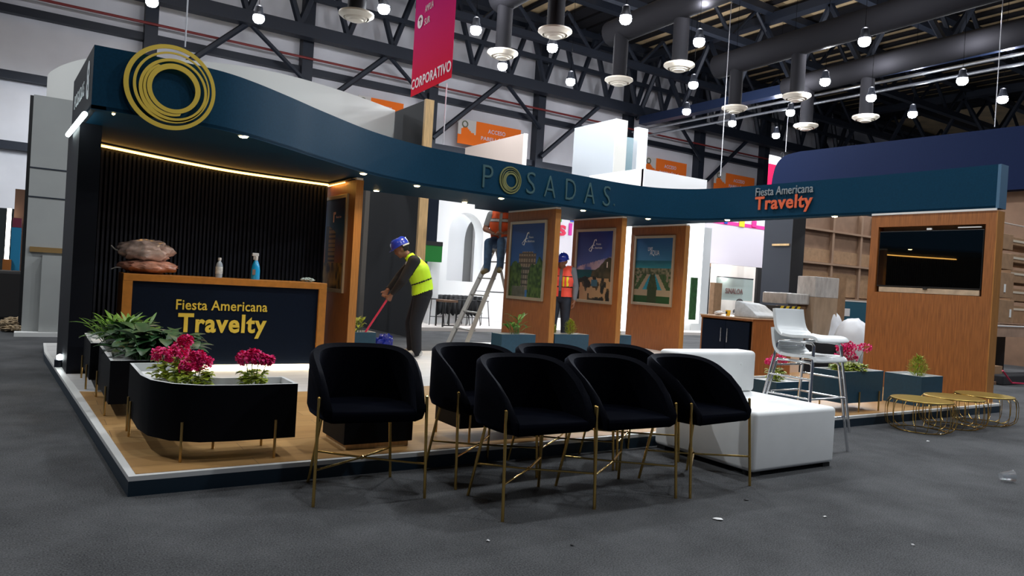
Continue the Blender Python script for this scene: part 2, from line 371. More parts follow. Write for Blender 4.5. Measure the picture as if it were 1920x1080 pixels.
# ------------------------------------------------------------------ canopy
FR = spline([(.0, 2.94), (.4, 2.93), (.86, 2.98), (1.21, 3.15), (1.7, 3.52), (2.15, 3.89), (2.98, 4.50), (3.79, 4.86), (4.5, 4.96), (5.15, 5.00), (6, 5.07), (6.96, 5.15), (7.7, 5.2), (8.3, 5.12), (8.72, 4.82), (8.93, 4.4), (9.04, 3.5), (9.08, 2.3), (9.12, 1.65), (9.12, .09)], 6)
CZ0, CZ1 = 2.43, 2.955
T = thing('canopy', 'navy curved canopy band sweeping over the whole stand', 'canopy')
bm = NB()
outer = [(-.11, 2.94)]+FR; inner = offset2(outer, .04)
n = len(outer)
vs = [[bm.verts.new((p[0], p[1], z)) for p in q] for q in (outer, inner) for z in (CZ0-.004, CZ1)]
for i in range(n-1):
    bm.faces.new((vs[0][i], vs[0][i+1], vs[1][i+1], vs[1][i])); bm.faces.new((vs[2][i], vs[2][i+1], vs[3][i+1], vs[3][i]))
    bm.faces.new((vs[1][i], vs[1][i+1], vs[3][i+1], vs[3][i])); bm.faces.new((vs[0][i], vs[0][i+1], vs[2][i+1], vs[2][i]))
for i in (0, n-1): bm.faces.new((vs[0][i], vs[1][i], vs[3][i], vs[2][i]))
obj('fascia', bm, NAVY, T, smooth=30)
bm = NB(); back = [(9.3, .09), (9.3, 6.95), (5.9, 6.95), (5.6, 6.35), (3.1, 6.25), (2.83, 5.98), (1.73, 5.86), (.98, 5.55), (.1, 5.0), (-.19, 4.6)]
prism(bm, outer+back, CZ0, CZ0+.03); obj('soffit', bm, NAVY, T)
bm = NB(); bx(bm, 9.12, .085, CZ0, 9.3, .12, CZ1); obj('end_board', bm, mat('pale_blue_edge', (.05, .13, .22), .5), T)
bm = NB(); bx(bm, 9.27, .12, CZ0+.03, 9.3, 6.95, CZ1); bx(bm, 5.9, 6.92, CZ0+.03, 9.27, 6.95, CZ1); obj('back_board', bm, BLACKP, T)
sp = [(-.11, 2.94), (-.19, 4.6), (-.15, 4.6), (-.07, 2.96)]
bm = NB(); prism(bm, sp, CZ0-.002, CZ1); obj('side_fascia', bm, BLACKP, T)
bm = NB(); bx(bm, 9.108, .1, 2.405, 9.125, 1.66, CZ0); obj('white_strip', bm, TRIMW, T)
# side sign on the left end
sd = math.atan2(-1.66, .08)
lettering('side_lettering', '8', .20, .33, mat('pale_sign_film', (.62, .66, .68), .5), (-.128, 3.25, 2.72), sd, T, .004, .03)
lettering('side_lettering', 'POSADAS', .85, .13, MATS['pale_sign_film'], (-.162, 3.95, 2.70), sd, T, .004, 0)
# tubes at the left end
TUBE = mat_emit('white_tube', (.85, 1, .97), 9)
for z, lb in ((2.4, 'bright white tube lamp under the left end of the canopy'),):
    T = thing('tube_lamp', lb, 'lamp', (-.185, 3.8, z))
    bm = NB(); rod(bm, (.04, -.7, 0), (-.035, .7, 0), .022, 12); obj('tube', bm, TUBE, T)
    bm = NB(); bx(bm, .03, -.66, .0, .045, -.64, .03); obj('bracket', bm, STEEL, T)
T = thing('floor_spotlight', 'small bright white spotlight at the foot of the left side wall', 'lamp', (-.19, 4.3, PT))
bm = NB(); lathe(bm, [(.045, 0), (.045, .07), (.03, .08)], 14); obj('body', bm, STEEL, T)
bm = NB(); ball(bm, (0, -.02, .095), .032); obj('lens', bm, mat_emit('spot_lens', (.9, 1, 1), 25), T, smooth=0)
# downlights
DL = mat_emit('downlight_lens', (1, .72, .32), 40)
dls = [((.06, 3.0), 'at the left corner of the canopy', .4), ((1.16, 3.16), 'in front of the counter', 1), ((2.9, 4.52), 'left of the framed poster wall', 1), ((3.73, 6.1), 'farthest back over the bending worker', .8), ((3.85, 4.98), 'over the aisle by the bending worker', 1), ((5.25, 6.15), 'back row, left of the ladder', .8), ((5.28, 5.1), 'under the ring of the header sign', 1), ((6.93, 5.24), 'between the first and second poster panels', 1), ((8.32, 5.2), 'between the second and third poster panels', 1), ((8.98, 4.05), 'on the curve left of the orange lettering', .7), ((9.16, 2.25), 'right of the orange lettering', .7)]
for (x, y), lb, pw in dls:
    T = thing('downlight', 'small warm round downlight in the canopy, '+lb, 'lamp', (x, y, CZ0), 0, 'canopy downlights')
    kk = .3 if pw == .4 else 1
    bm = NB(); lathe(bm, [(.05*kk, 0), (.05*kk, -.006), (.038*kk, -.007), (.036*kk, -.003)], 18); obj('ring', bm, TRIMW, T)
    bm = NB(); lathe(bm, [(.038*kk, -.004), (.036*kk, -.014), (.02*kk, -.018)], 16); obj('lens', bm, DL, T)
    l = bpy.data.lights.new('warm_beam', 'SPOT'); l.energy = (42 if pw > .5 else 12)*pw; l.color = (1, .72, .40); l.spot_size = 1.9; l.spot_blend = .9; l.shadow_soft_size = .03
    lo = bpy.data.objects.new('warm_beam', l); COL.objects.link(lo); lo.location = (0, 0, -.03); lo.parent = T
# ------------------------------------------------------------------ left side wall, slatted back wall
bm = NB(); prism(bm, [(-.15, 3.78), (.03, 3.78), (.06, 5.0), (-.2, 5.0)], PT, CZ0)
struct('wall_left', bm, BLACKP, 'black side wall at the left end of the stand')
BW = spline([(.06, 4.97), (.98, 5.51), (1.73, 5.82), (2.93, 5.95)], 10)
T = thing('wall_slatted', 'curved black slatted back wall behind the counter', 'wall', kind='structure')
bm = NB(); prism(bm, BW+offset2(BW, .06)[::-1], PT, CZ0); obj('backing', bm, BLACKP, T)
bm = NB(); dist = 0
for i in range(len(BW)-1):
    a, b = Vector(BW[i]), Vector(BW[i+1]); L = (b-a).length; t = (b-a).normalized(); nn = Vector((t.y, -t.x))
    s = (-dist) % .055
    while s < L:
        c = a+t*s; q = [c-t*.014, c+t*.014, c+t*.014+nn*.028, c-t*.014+nn*.028]
        prism(bm, [(v.x, v.y) for v in q], PT, 2.36); s += .055
    dist += L
tag(obj('slats', bm, SLAT, T), kind='stuff')
LEDM = mat_emit('warm_led', (1, .50, .10), 9)
bl = offset2(BW, -.05)
T = thing('led_strip', 'long glowing amber LED strip along the top of the slatted wall', 'lamp')
bm = NB(); tube(bm, [(x, y, 2.395) for x, y in bl], .013, 8); obj('diffuser', bm, LEDM, T)
bm = NB(); prism(bm, offset2(BW, -.03)+offset2(BW, -.07)[::-1], 2.412, 2.428); obj('channel', bm, STEEL, T)
# ------------------------------------------------------------------ poster panels
def cl(c, k=1): return tuple(max(0, v*k) for v in c)
def hsh(i, j): return (math.sin(i*127.1+j*311.7)*43758.5453) % 1
def vn(u, v, s):
    x, y = u*s, v*s; i, j = math.floor(x), math.floor(y); fx, fy = x-i, y-j; fx = fx*fx*(3-2*fx); fy = fy*fy*(3-2*fy)
    return (hsh(i, j)*(1-fx)+hsh(i+1, j)*fx)*(1-fy)+(hsh(i, j+1)*(1-fx)+hsh(i+1, j+1)*fx)*fy
def mixc(a, b, t): t = max(0, min(1, t)); return tuple(a[k]*(1-t)+b[k]*t for k in range(3))
def p_grand(u, v):
    c = mixc((.05, .16, .38), (.02, .06, .22), v)
    if .27 < u < .78 and .3 < v < .60 or (.36 < u < .68 and v < .625 and v > .3):
        c = (.30, .22, .15)
        if int(v*46) % 3 == 0 or int(u*52) % 4 == 0: c = (.10, .075, .055)
        if .55 < v < .565: c = (.16, .10, .07)
    if .36 < u < .62 and .1 < v < .42: c = (.26, .22, .17) if int(v*40) % 3 and int(u*40) % 3 else (.06, .06, .05)
    th = .38+.08*math.sin(u*9)+.10*vn(u, v, 9)
    if (u < .36 or u > .56) and v < th: c = mixc((.012, .04, .012), (.10, .17, .04), vn(u, v, 26))
    if v < .14 and .1 < u < .5: c = mixc((.16, .16, .14), (.08, .09, .06), vn(u, v, 20))
    return c
def p_beach(u, v):
    c = mixc((.08, .13, .36), (.012, .03, .20), (v-.45)/.5)
    if .42 < v < .66:
        k = vn(u*1.2, v*2, 7)*.6+vn(u, v, 22)*.4
        lim = .40+.25*(1-abs(v-.5)/.16)
        c = mixc(c, (.48, .36, .42), (k-.62+lim*.45)*3 if v < .48+.16*u else 0)
    hill = .42+.0*u+(.20*math.exp(-((u-.92)/.25)**2))
    if v < .44: c = mixc((.0, .14, .14), (.01, .07, .09), v*2)
    if v < hill and u > .40+.25*(v-.2): c = mixc((.025, .028, .014), (.09, .075, .04), vn(u, v, 16))
    if v < .30+.05*vn(u, 0, 8):
        k = vn(u, v, 13); c = (.42, .27, .14) if k > .62 else (.02, .022, .02) if k < .45 else (.06, .05, .03)
        if .45 < u < .62 and .20 < v < .30: c = (.05, .13, .18)
    if .86 < u < .89 and .48 < v < .56: c = (.7, .6, .5)
    return c
def p_pool(u, v):
    c = mixc((.05, .22, .36), (.02, .10, .27), (v-.5)/.5)
    if v < .66: c = mixc((.03, .24, .28), (.01, .11, .15), (v-.54)*9+.3*vn(u, v*3, 8))
    if v < .54: c = mixc((.05, .07, .03), (.30, .26, .16), vn(u, v*1.6, 24)*1.3-.35)
    if v < .44:
        s = (.44-v)*.95+.06; d = abs(u-.5)
        c = mixc((.02, .06, .02), (.06, .10, .03), vn(u, v, 20))
        if d < s+.10: c = (.34, .27, .17)
        if d < s*.85+.02: c = (.02, .24, .32)
        if d < s*.42+.03: c = mixc((.02, .045, .015), (.06, .07, .03), vn(u, v, 22))
        if d > s+.22 and vn(u, v, 30) > .5: c = (.22, .18, .12)
    if v < .20: c = (.34, .27, .17) if v > .105 else (.02, .07, .02)
    if v < .20 and abs(u-.5) < .13: c = (.03, .05, .02)
    return c
def p_night(u, v):
    c = mixc((.30, .10, .03), (.02, .07, .16), (v-.28)*3)
    c = mixc(c, (.10, .13, .18), max(0, vn(u, v*2.5, 5)-.55)*1.2 if v < .75 else 0)
    if v > .7: c = mixc(c, (.01, .012, .05), (v-.7)*5)
    if .12 < u < .58 and v < .70-.22*max(0, (u-.26)) and v > .25:
        c = (.012, .012, .02) if u < .27 else ((.30, .17, .05) if int(v*60) % 3 else (.05, .03, .02))
    if v < .28: c = mixc((.03, .02, .012), (.45, .24, .04), vn(u, v, 14)*1.4-.35)
    return c
PRINT = mat_vcol('poster_print', .45, .08, .2)
FRAME = mat('silver_gilt_frame', (.50, .42, .30), .4, .6)
WHT = mat('white_ink', (.75, .78, .8), .5)
LG = mat('warm_white_logo', (.85, .45, .35), .5)
def panel(X, y0, y1, fn, label, tlabel, mw=WOOD, me=WOODE, t=.1, zt=CZ0, logo='f', py=None, X1=None):
    T = thing('poster_stand', label, 'wall panel', (X, 0, 0))
    bm = NB(); bx(bm, 0, y0+.012, PT, t-.01, y1, zt-.03); obj('board', bm, mw, T)
    bm = NB(); bx(bm, -.003, y0, PT, t, y0+.012, zt-.03); obj('edge_trim', bm, me, T)
    bm = NB(); bx(bm, .0, y0, zt-.03, t-.01, y1, zt-.002); obj('top_trim', bm, TRIMW, T)
    pa, pb = py if py else (5.47, 6.54); z0, z1 = .92, 2.235
    P = thing('framed_poster', tlabel, 'poster', (X, 0, 0))
    bm = NB(); f = .05
    bx(bm, -.03, pa, z0, 0, pa+f, z1, .004); bx(bm, -.03, pb-f, z0, 0, pb, z1, .004); bx(bm, -.03, pa+f, z0, 0, pb-f, z0+f, .004); bx(bm, -.03, pa+f, z1-f, 0, pb-f, z1, .004)
    obj('frame', bm, FRAME, P)
    w, h = pb-pa-2*f, z1-z0-2*f
    o = obj('print', picture(fn, 64, 84, w, h), PRINT, P); o.location = (-.012, pb-f, z0+f); o.rotation_euler = (0, 0, -math.pi/2)
    cy, cz = (pa+pb)/2, z0+f+h*.80
    R = -math.pi/2
    if logo == 'f':
        q = NB(); tube(q, [(-.013, cy+.14, cz-.10), (-.013, cy+.10, cz-.11), (-.013, cy+.05, cz), (-.013, cy+.01, cz+.09), (-.013, cy-.03, cz+.10), (-.013, cy-.035, cz+.07)], .009, 6); tube(q, [(-.013, cy+.09, cz-.02), (-.013, cy+.05, cz+.0), (-.013, cy-.0, cz-.0)], .006, 6)
        tube(q, [(-.013, cy+.14, cz-.10), (-.013, cy+.16, cz-.08), (-.013, cy+.10, cz-.03), (-.013, cy+.02, cz-.06)], .005, 6)
        obj('logo_script', q, WHT, P)
        lettering('logo_text', 'Fiesta', .13, .035, WHT, (-.013, cy-.10, cz+.02), R, P, .001)
        lettering('logo_text', 'Americana', .20, .04, WHT, (-.013, cy-.10, cz-.045), R, P, .001)
    elif logo == 'aqua':
        lettering('logo_text', 'LIVE', .12, .07, WHT, (-.013, cy+.10, cz+.04), R, P, .001)
        lettering('logo_text', 'AQUA', .25, .11, WHT, (-.013, cy-.02, cz-.04), R, P, .001, -.01)
    else:
        q = NB(); bx(q, -.014, cy+.02, cz-.07, -.012, cy+.055, cz+.07); bx(q, -.014, cy-.03, cz+.035, -.012, cy+.06, cz+.07); obj('logo_mark', q, LG, P)
        lettering('logo_text', 'fiesta inn', .20, .035, LG, (-.013, cy-.15, cz), R, P, .001)
    return T
panel(6.42, 5.27, 6.67, p_grand, 'wooden display panel, first of three from the ladder, its bright edge facing out', 'framed poster of a sandstone hotel block behind palms under deep blue sky')
panel(7.86, 5.33, 6.67, p_beach, 'wooden display panel standing in the middle of the three', 'framed poster of a beach town with pink clouds')
panel(9.29, 5.24, 6.67, p_pool, 'wooden display panel nearest the dark bar cabinet', 'framed poster of long pools leading to a turquoise sea', logo='aqua')
panel(2.99, 4.97, 6.22, p_night, 'amber-lit wooden display panel at the right end of the counter', 'framed poster of a dark tower hotel above golden trees at dusk', WOOD, WOODE, .1, logo='inn', py=(5.2, 6.15))
T = thing('led_strip', 'short amber LED strip on top of the poster panel by the counter', 'lamp')
bm = NB(); tube(bm, [(2.955, y, 2.385) for y in (5.3, 5.95)], .008, 8); obj('diffuser', bm, LEDM, T)
bm = NB(); bx(bm, 2.935, 5.02, 2.40, 2.99, 6.0, 2.412); obj('channel', bm, STEEL, T)
# ------------------------------------------------------------------ counter
T = thing('reception_counter', 'black reception counter framed in orange wood with gold lettering', 'counter', (0, 3.95, PT))
x0, x1, H = .29, 2.33, .955
bm = NB(); bx(bm, x0, 0, .03, x0+.085, .5, H-.07); bx(bm, x1-.085, 0, .03, x1, .5, H-.07); bx(bm, x0, 0, H-.07, x1, .5, H, .004); obj('frame', bm, mat('amber_wood', (.42, .16, .022), .4, noise=.15, nscale=5, stretch=(3, 14, 3)), T)
bm = NB(); bx(bm, x0+.085, .035, .05, x1-.085, .06, H-.07); obj('front_panel', bm, NAVY2, T)
bm = NB(); bx(bm, x0+.05, .08, 0, x1-.05, .46, .04); obj('plinth', bm, WHITE, T)
bm = NB(); bx(bm, x0+.06, .0, .004, x1-.06, .045, .026); obj('led_strip', bm, mat_emit('warm_white_led', (1, .80, .50), 12), T)
lettering('lettering', 'Fiesta Americana', .91, .105, GOLDT, (1.237, .028, .77-PT), 0, T, .008, .012)
lettering('lettering', 'Travelty', .885, .255, GOLDT, (1.25, .028, .555-PT), 0, T, .010, .03)
# things on the counter
CT = PT+H
def mound(name, label, loc, rx, ry, rz, m, parent=None, seed=1, sc=9, amp=.25):
    rr = random.Random(seed); bm = NB(); bmesh.ops.create_icosphere(bm, subdivisions=4, radius=1)
    for v in bm.verts:
        n = v.co.normalized(); k = 1+amp*(vn(n.x*2+3+seed, n.y*2+5+n.z, 2.2)-.5)+amp*.45*(vn(n.x*3+9, n.z*3+n.y*2+seed, sc)-.5)
        v.co = Vector((n.x*rx*k, n.y*ry*k, max(0, rz+n.z*rz*k)))
    o = obj(name, bm, m, parent, smooth=50); o.location = loc; return o
SHRIMP = mat('pink_bundle', (.50, .24, .17), .3, noise=.5, nscale=10, bump=.8, coat=.6)
T = thing('wrapped_cushion', 'lower pinkish cushion bundle in clear wrap on the counter', 'bundle', (.53, 4.2, CT))
mound('padding', '', (0, 0, 0), .27, .2, .075, SHRIMP, T, 3)
bm = NB(); tube(bm, [(-.22, 0, .05), (-.29, -.01, .05), (-.33, 0, .03)], .006); obj('wrap_tail', bm, FILM, T)
T = thing('wrapped_cushion', 'upper crumpled cushion bundle in shiny clear wrap, on the pink one', 'bundle', (.50, 4.2, CT+.115))
mound('padding', '', (0, 0, 0), .26, .2, .115, mat('pale_bundle', (.52, .38, .33), .2, noise=.55, nscale=8, bump=1.0, coat=.8), T, 5, 11, .3)
bm = NB(); tube(bm, [(-.2, 0, .10), (-.27, 0, .11), (-.31, .01, .15)], .007); obj('wrap_tail', bm, FILM, T)
T = thing('water_bottle', 'small clear water bottle with a white cap and label', 'bottle', (1.22, 4.2, CT))
bm = NB(); lathe(bm, [(.034, 0), (.036, .02), (.034, .06), (.036, .12), (.03, .15), (.014, .175), (.014, .185)], 20); obj('body', bm, mat('clear_plastic', (.45, .55, .65), .1, spec=.8), T, smooth=40)
bm = NB(); lathe(bm, [(.037, .04), (.0375, .05), (.0375, .105), (.037, .115)], 20); obj('label_band', bm, mat('pale_label', (.7, .78, .85), .5, noise=.3, nscale=30), T, smooth=40)
bm = NB(); lathe(bm, [(.017, .183), (.018, .19), (.018, .21), (.015, .213)], 16); obj('cap', bm, WPLAST, T, smooth=40)
T = thing('spray_bottle', 'bright blue spray bottle with a white trigger head', 'bottle', (1.60, 4.2, CT))
bm = NB(); lathe(bm, [(.045, 0), (.048, .01), (.047, .10), (.04, .15), (.026, .19), (.018, .21), (.016, .215)], 20); obj('body', bm, mat('sky_blue_liquid', (.01, .45, .95), .2, coat=.5), T, smooth=40)
bm = NB(); bx(bm, -.045, -.0478, .05, -.012, -.044, .11); obj('label', bm, mat('brown_label', (.25, .18, .15), .5), T)
bm = NB(); lathe(bm, [(.019, .21), (.02, .25), (.014, .26)], 14); bx(bm, -.045, -.014, .255, .025, .014, .29, .006); bx(bm, -.03, -.006, .215, -.02, .006, .256, .002); obj('trigger_head', bm, WPLAST, T)
T = thing('crumpled_cloth', 'small crumpled pale green cloth at the right end of the counter', 'cloth', (2.17, 4.15, CT))
mound('cloth', '', (0, 0, 0), .07, .05, .025, mat('pale_green_cloth', (.45, .55, .52), .9), T, 8, 8, .6)
# ------------------------------------------------------------------ ring emblems and header signs
def ring_band(bm, c1, r1, c2, r2, R, a0=0, a1=360, n=72, d=.012):
    pts = []
    full = a1-a0 >= 360
    m = n if full else n+1
    for k in range(m):
        a = math.radians(a0+(a1-a0)*k/n); co, si = math.cos(a), math.sin(a)
        pts.append([((c1[0]+r1*co)*R, (c1[1]+r1*si)*R), ((c2[0]+r2*co)*R, (c2[1]+r2*si)*R)])
    V = [[bm.verts.new((p[k][0], y, p[k][1])) for k in (0, 1) for y in (-d, 0)] for p in pts]
    for i in range(m if full else m-1):
        a, b = V[i], V[(i+1) % m]
        for q0, q1 in ((0, 1), (1, 3), (3, 2), (2, 0)): bm.faces.new((a[q0], a[q1], b[q1], b[q0]))
    if not full:
        for v in (V[0], V[-1]): bm.faces.new((v[0], v[1], v[3], v[2]))
def emblem(R, parent, m, d):
    B = [((0, 0), 1.0, (.012, .004), .905, 0, 360), ((.03, .0), .835, (.045, .01), .785, 0, 360), ((.065, -.06), .745, (.08, -.045), .67, 0, 360), ((.075, -.015), .585, (.07, -.03), .475, 0, 360), ((.02, -.05), .625, (.055, -.03), .585, 120, 290)]
    for c1, r1, c2, r2, a0, a1 in B:
        bm = NB(); ring_band(bm, c1, r1, c2, r2, R, a0, a1, d=d); obj('band', bm, m, parent)
T = thing('ring_emblem', 'large gold emblem of overlapping rings at the left end of the canopy', 'emblem', (.475, 2.90, 2.705))
emblem(.365, T, GOLDP, .014)
for e in (-.2, .2):
    bm = NB(); rod(bm, (e, -.004, 0), (e, .03, 0), .01); obj('standoff', bm, STEEL, T)
def fr_at(X):
    for a, b in zip(FR, FR[1:]):
        if a[0] <= X <= b[0]:
            t = (X-a[0])/(b[0]-a[0]); return Vector((X, a[1]+(b[1]-a[1])*t)), math.atan2(b[1]-a[1], b[0]-a[0])
LET = mat('grey_green_letters', (.03, .085, .095), .5, .2)
T = thing('header_sign', 'dull green spaced capitals POSADAS with a ring for the letter O', 'sign')
for ch, pxx, pyt, pyb, wd in (('P', 915, 309, 353, .19), ('S', 996, 322, 364, .18), ('A', 1032, 328, 371, .25), ('D', 1071, 333, 378, .23), ('A', 1107, 340, 383, .25), ('S', 1139, 347, 388, .17)):
    p = at(pxx, (pyt+pyb)/2, Y=5.02); q, ang = fr_at(p.x); p = at(pxx, (pyt+pyb)/2, Y=q.y-.02); q, ang = fr_at(p.x)
    lettering('letter', ch, wd*.92, .325, LET, (q.x, q.y-.012, p.z), ang, T, .016, -.012)
p = at(957, 338, Y=5.0); q, ang = fr_at(p.x)
R_ = thing('ring_letter', None, None, (q.x, q.y-.008, p.z), ang); R_.parent = T
for k in ('label', 'category'):
    if k in R_: del R_[k]
emblem(.20, R_, mat('olive_gold', (.16, .17, .06), .45, .3), .014)
p = at(1155, 384, Y=5.15); q, ang = fr_at(p.x); lettering('trademark', 'R', .035, .04, LET, (q.x, q.y-.008, p.z), ang, T, .004)
T = thing('header_sign', 'grey Fiesta Americana over orange Travelty lettering on the right arm of the canopy', 'sign')
lettering('lettering', 'Fiesta Americana', 1.0, .13, mat('grey_letters', (.22, .25, .27), .5), (9.035, 3.05, 2.845), math.atan2(-1, .03), T, .014, .004)
lettering('lettering', 'Travelty', 1.0, .27, mat('orange_red_letters', (.62, .10, .03), .5), (9.035, 3.05, 2.635), math.atan2(-1, .03), T, .014, .025)
# ------------------------------------------------------------------ TV wall
T = thing('television_partition', 'wide orange-brown wooden wall carrying the television at the right end', 'wall', (9.12, 0, 0))
bm = NB(); ya, yb, za, zb = .215, 1.555, 1.37, 2.245
bx(bm, 0, .10, PT, .15, ya, 2.40); bx(bm, 0, yb, PT, .15, 1.66, 2.40); bx(bm, 0, ya, PT, .15, yb, za); bx(bm, 0, ya, zb, .15, yb, 2.40); obj('board', bm, WOOD, T)
bm = NB(); bx(bm, .12, ya, za, .15, yb, zb); obj('recess_back', bm, CARD, T)
bm = NB(); bx(bm, 0, .088, PT, .17, .10, 2.40); obj('edge_trim', bm, WOODE, T)
T = thing('television', 'large black flat television set into the wooden wall', 'television', (9.13, .885, 1.80))
bm = NB(); bx(bm, .0, -.655, -.355, .05, .655, .385, .006); obj('casing', bm, BLACK, T)
bm = NB(); bx(bm, -.004, -.645, -.335, .0, .645, .375); obj('screen', bm, mat('screen_glass', (.002, .002, .002), .012, spec=1), T)
bm = NB(); bx(bm, -.015, -.02, -.375, .04, .03, -.352); obj('sensor_bump', bm, BLACK, T)
bm = NB(); bx(bm, -.006, -.03, .39, .02, .03, .415); bx(bm, -.006, -.62, .405, .02, -.35, .418); obj('tape', bm, TRIMW, T)
bm = NB(); bx(bm, .0, -.64, -.425, .03, .62, -.36); obj('lower_packing', bm, mat('pale_packing', (.5, .38, .26), .5, noise=.2, nscale=10), T)
# ------------------------------------------------------------------ planters
def pl_open(bm, poly_o, poly_i, z0, z1, floor):
    n = len(poly_o)
    O0 = [bm.verts.new((*p, z0)) for p in poly_o]; O1 = [bm.verts.new((*p, z1)) for p in poly_o]
    I1 = [bm.verts.new((*p, z1)) for p in poly_i]; I0 = [bm.verts.new((*p, floor)) for p in poly_i]
    bm.faces.new(O0[::-1]); bm.faces.new(I0)
    for i in range(n):
        j = (i+1) % n
        bm.faces.new((O0[i], O0[j], O1[j], O1[i])); f = bm.faces.new((O1[i], O1[j], I1[j], I1[i])); f.material_index = 1
        f = bm.faces.new((I1[i], I1[j], I0[j], I0[i])); f.material_index = 1
def closed_inset(poly, d):
    n = len(poly); out = []
    area = sum(poly[i][0]*poly[(i+1) % n][1]-poly[(i+1) % n][0]*poly[i][1] for i in range(n)); sgn = 1 if area > 0 else -1
    for i in range(n):
        p = Vector(poly[i]); a = (p-Vector(poly[i-1])).normalized(); b = (Vector(poly[(i+1) % n])-p).normalized()
        na = Vector((-a.y, a.x))*sgn; nb = Vector((-b.y, b.x))*sgn; k = (na+nb); k = k/max(.3, k.dot(na)) if k.length > 1e-6 else na
        out.append((p.x+k.x*d, p.y+k.y*d))
    return out
LINER = mat('white_liner', (.60, .62, .62), .5)
def planter(label, poly, z0, z1, m, legs, lm=BRASS, group=None, fill=.05, name='planter_box'):
    cx = sum(p[0] for p in poly)/len(poly); cy = sum(p[1] for p in poly)/len(poly)
    L = [(x-cx, y-cy) for x, y in poly]
    T = thing(name, label, 'planter', (cx, cy, PT), 0, group)
    bm = NB(); pl_open(bm, L, closed_inset(L, .02), z0-PT, z1-PT, z1-PT-.14); obj('box', bm, [m, LINER], T, smooth=35)
    bm = NB(); prism(bm, closed_inset(L, .021), z1-PT-.139, z1-PT-fill); obj('gravel', bm, SOIL, T)
    for x, y in legs:
        bm = NB(); rod(bm, (x-cx, y-cy, 0), (x-cx, y-cy, (z0-PT)+.11), .008, 10); obj('leg', bm, lm, T)
    return T
z0, z1 = .215, .53
Lp = [(.88, .15), (.88, .45), (.52, .45), (.44, .50), (.40, .60), (.40, 1.18), (.10, 1.18), (.10, .62), (.13, .42), (.22, .26), (.36, .17), (.52, .15)]
planter('black L-shaped planter with a rounded corner at the front left of the platform', Lp, z0, z1, BOXBLACK, [(.27, .20), (.76, .138), (.09, .93), (.095, 1.1), (.49, .462), (.77, .462)])
planter('black planter of big dark leaves behind the L-shaped one', [(.02, 1.55), (.40, 1.55), (.40, 2.55), (.02, 2.55)], .20, .50, BOXBLACK, [(.008, 1.65), (.008, 2.45), (.412, 1.65), (.412, 2.45)])
planter('black planter nearest the left side wall', [(-.03, 2.72), (.36, 2.72), (.36, 3.62), (-.03, 3.62)], .20, .50, BOXBLACK, [(-.042, 2.85), (-.042, 3.5), (.372, 2.85), (.372, 3.5)])
planter('low black planter on legs behind the middle chairs', [(1.98, .14), (2.75, .14), (2.75, .5), (1.98, .5)], .2, .50, BOXBLACK, [(2.05, .128), (2.65, .128), (2.0, .512), (2.7, .512)])
T = thing('plinth_box', 'black box on a pale recessed plinth behind the leftmost chair', 'box', (1.42, .37, PT))
bm = NB(); bx(bm, -.23, -.20, .035, .23, .20, .36, .004); obj('body', bm, BOXBLACK, T)
bm = NB(); bx(bm, -.21, -.18, 0, .21, .18, .035); obj('plinth', bm, PINE, T)
planter('navy planter with many magenta flowers, right of the bar stools', [(6.3, .13), (6.98, .13), (6.98, .48), (6.3, .48)], .2, .515, BOXBLUE, [(6.55, .118), (6.9, .118), (6.45, .492), (6.9, .492)], fill=.02)
planter('navy box with a small round conifer in front of the television wall', [(7.75, .14), (8.2, .14), (8.2, .56), (7.75, .56)], PT+.002, .435, BOXBLUE, [], fill=.02)
planter('navy box with pink flowers seen through the bar stool legs', [(5.37, .22), (5.86, .22), (5.86, .62), (5.37, .62)], PT+.002, .42, BOXBLUE, [], fill=.02)
planter('navy planter with a leafy lily beside the ladder', [(5.5, 5.2), (6.12, 5.2), (6.12, 5.5), (5.5, 5.5)], PT+.002, .41, BOXBLUE, [], fill=.02)
planter('navy planter between the first and second poster panels', [(6.6, 5.35), (7.3, 5.35), (7.3, 5.65), (6.6, 5.65)], PT+.002, .41, BOXBLUE, [], fill=.02)
planter('navy planter between the second and third poster panels', [(7.98, 5.35), (8.24, 5.35), (8.24, 5.65), (7.98, 5.65)], PT+.002, .41, BOXBLUE, [], fill=.02)
planter('navy planter at the foot of the amber poster panel', [(3.12, 5.2), (3.48, 5.2), (3.48, 5.5), (3.12, 5.5)], PT+.002, .41, BOXBLUE, [], fill=.02)
# plants
def leaf(bm, base, d, L, wd, droop, mi=0, fold=.25, up=Vector((0, 0, 1)), seg=6):
    d = Vector(d).normalized(); s = d.cross(up)
    s = s.normalized() if s.length > 1e-3 else Vector((1, 0, 0)); p = Vector(base); rows = []
    for k in range(seg+1):
        t = k/seg; wv = wd*math.sin(math.pi*min(1, t*.92+.06))**.8*(1-.2*t)
        rows.append((bm.verts.new(p-s*wv+Vector((0, 0, fold*wv))), bm.verts.new(p), bm.verts.new(p+s*wv+Vector((0, 0, fold*wv)))))
        d = (d+Vector((0, 0, -droop/seg))).normalized(); p = p+d*L/seg
    for a, b in zip(rows, rows[1:]):
        for q in (0, 1):
            f = bm.faces.new((a[q], a[q+1], b[q+1], b[q])); f.material_index = mi; f.smooth = True
def obj_nr(name, bm, m, parent=None):
    me = bpy.data.meshes.new(name); bm.to_mesh(me); bm.free()
    for q in (m if isinstance(m, list) else [m]): me.materials.append(q)
    o = bpy.data.objects.new(name, me); COL.objects.link(o)
    if parent: o.parent = parent
    return o
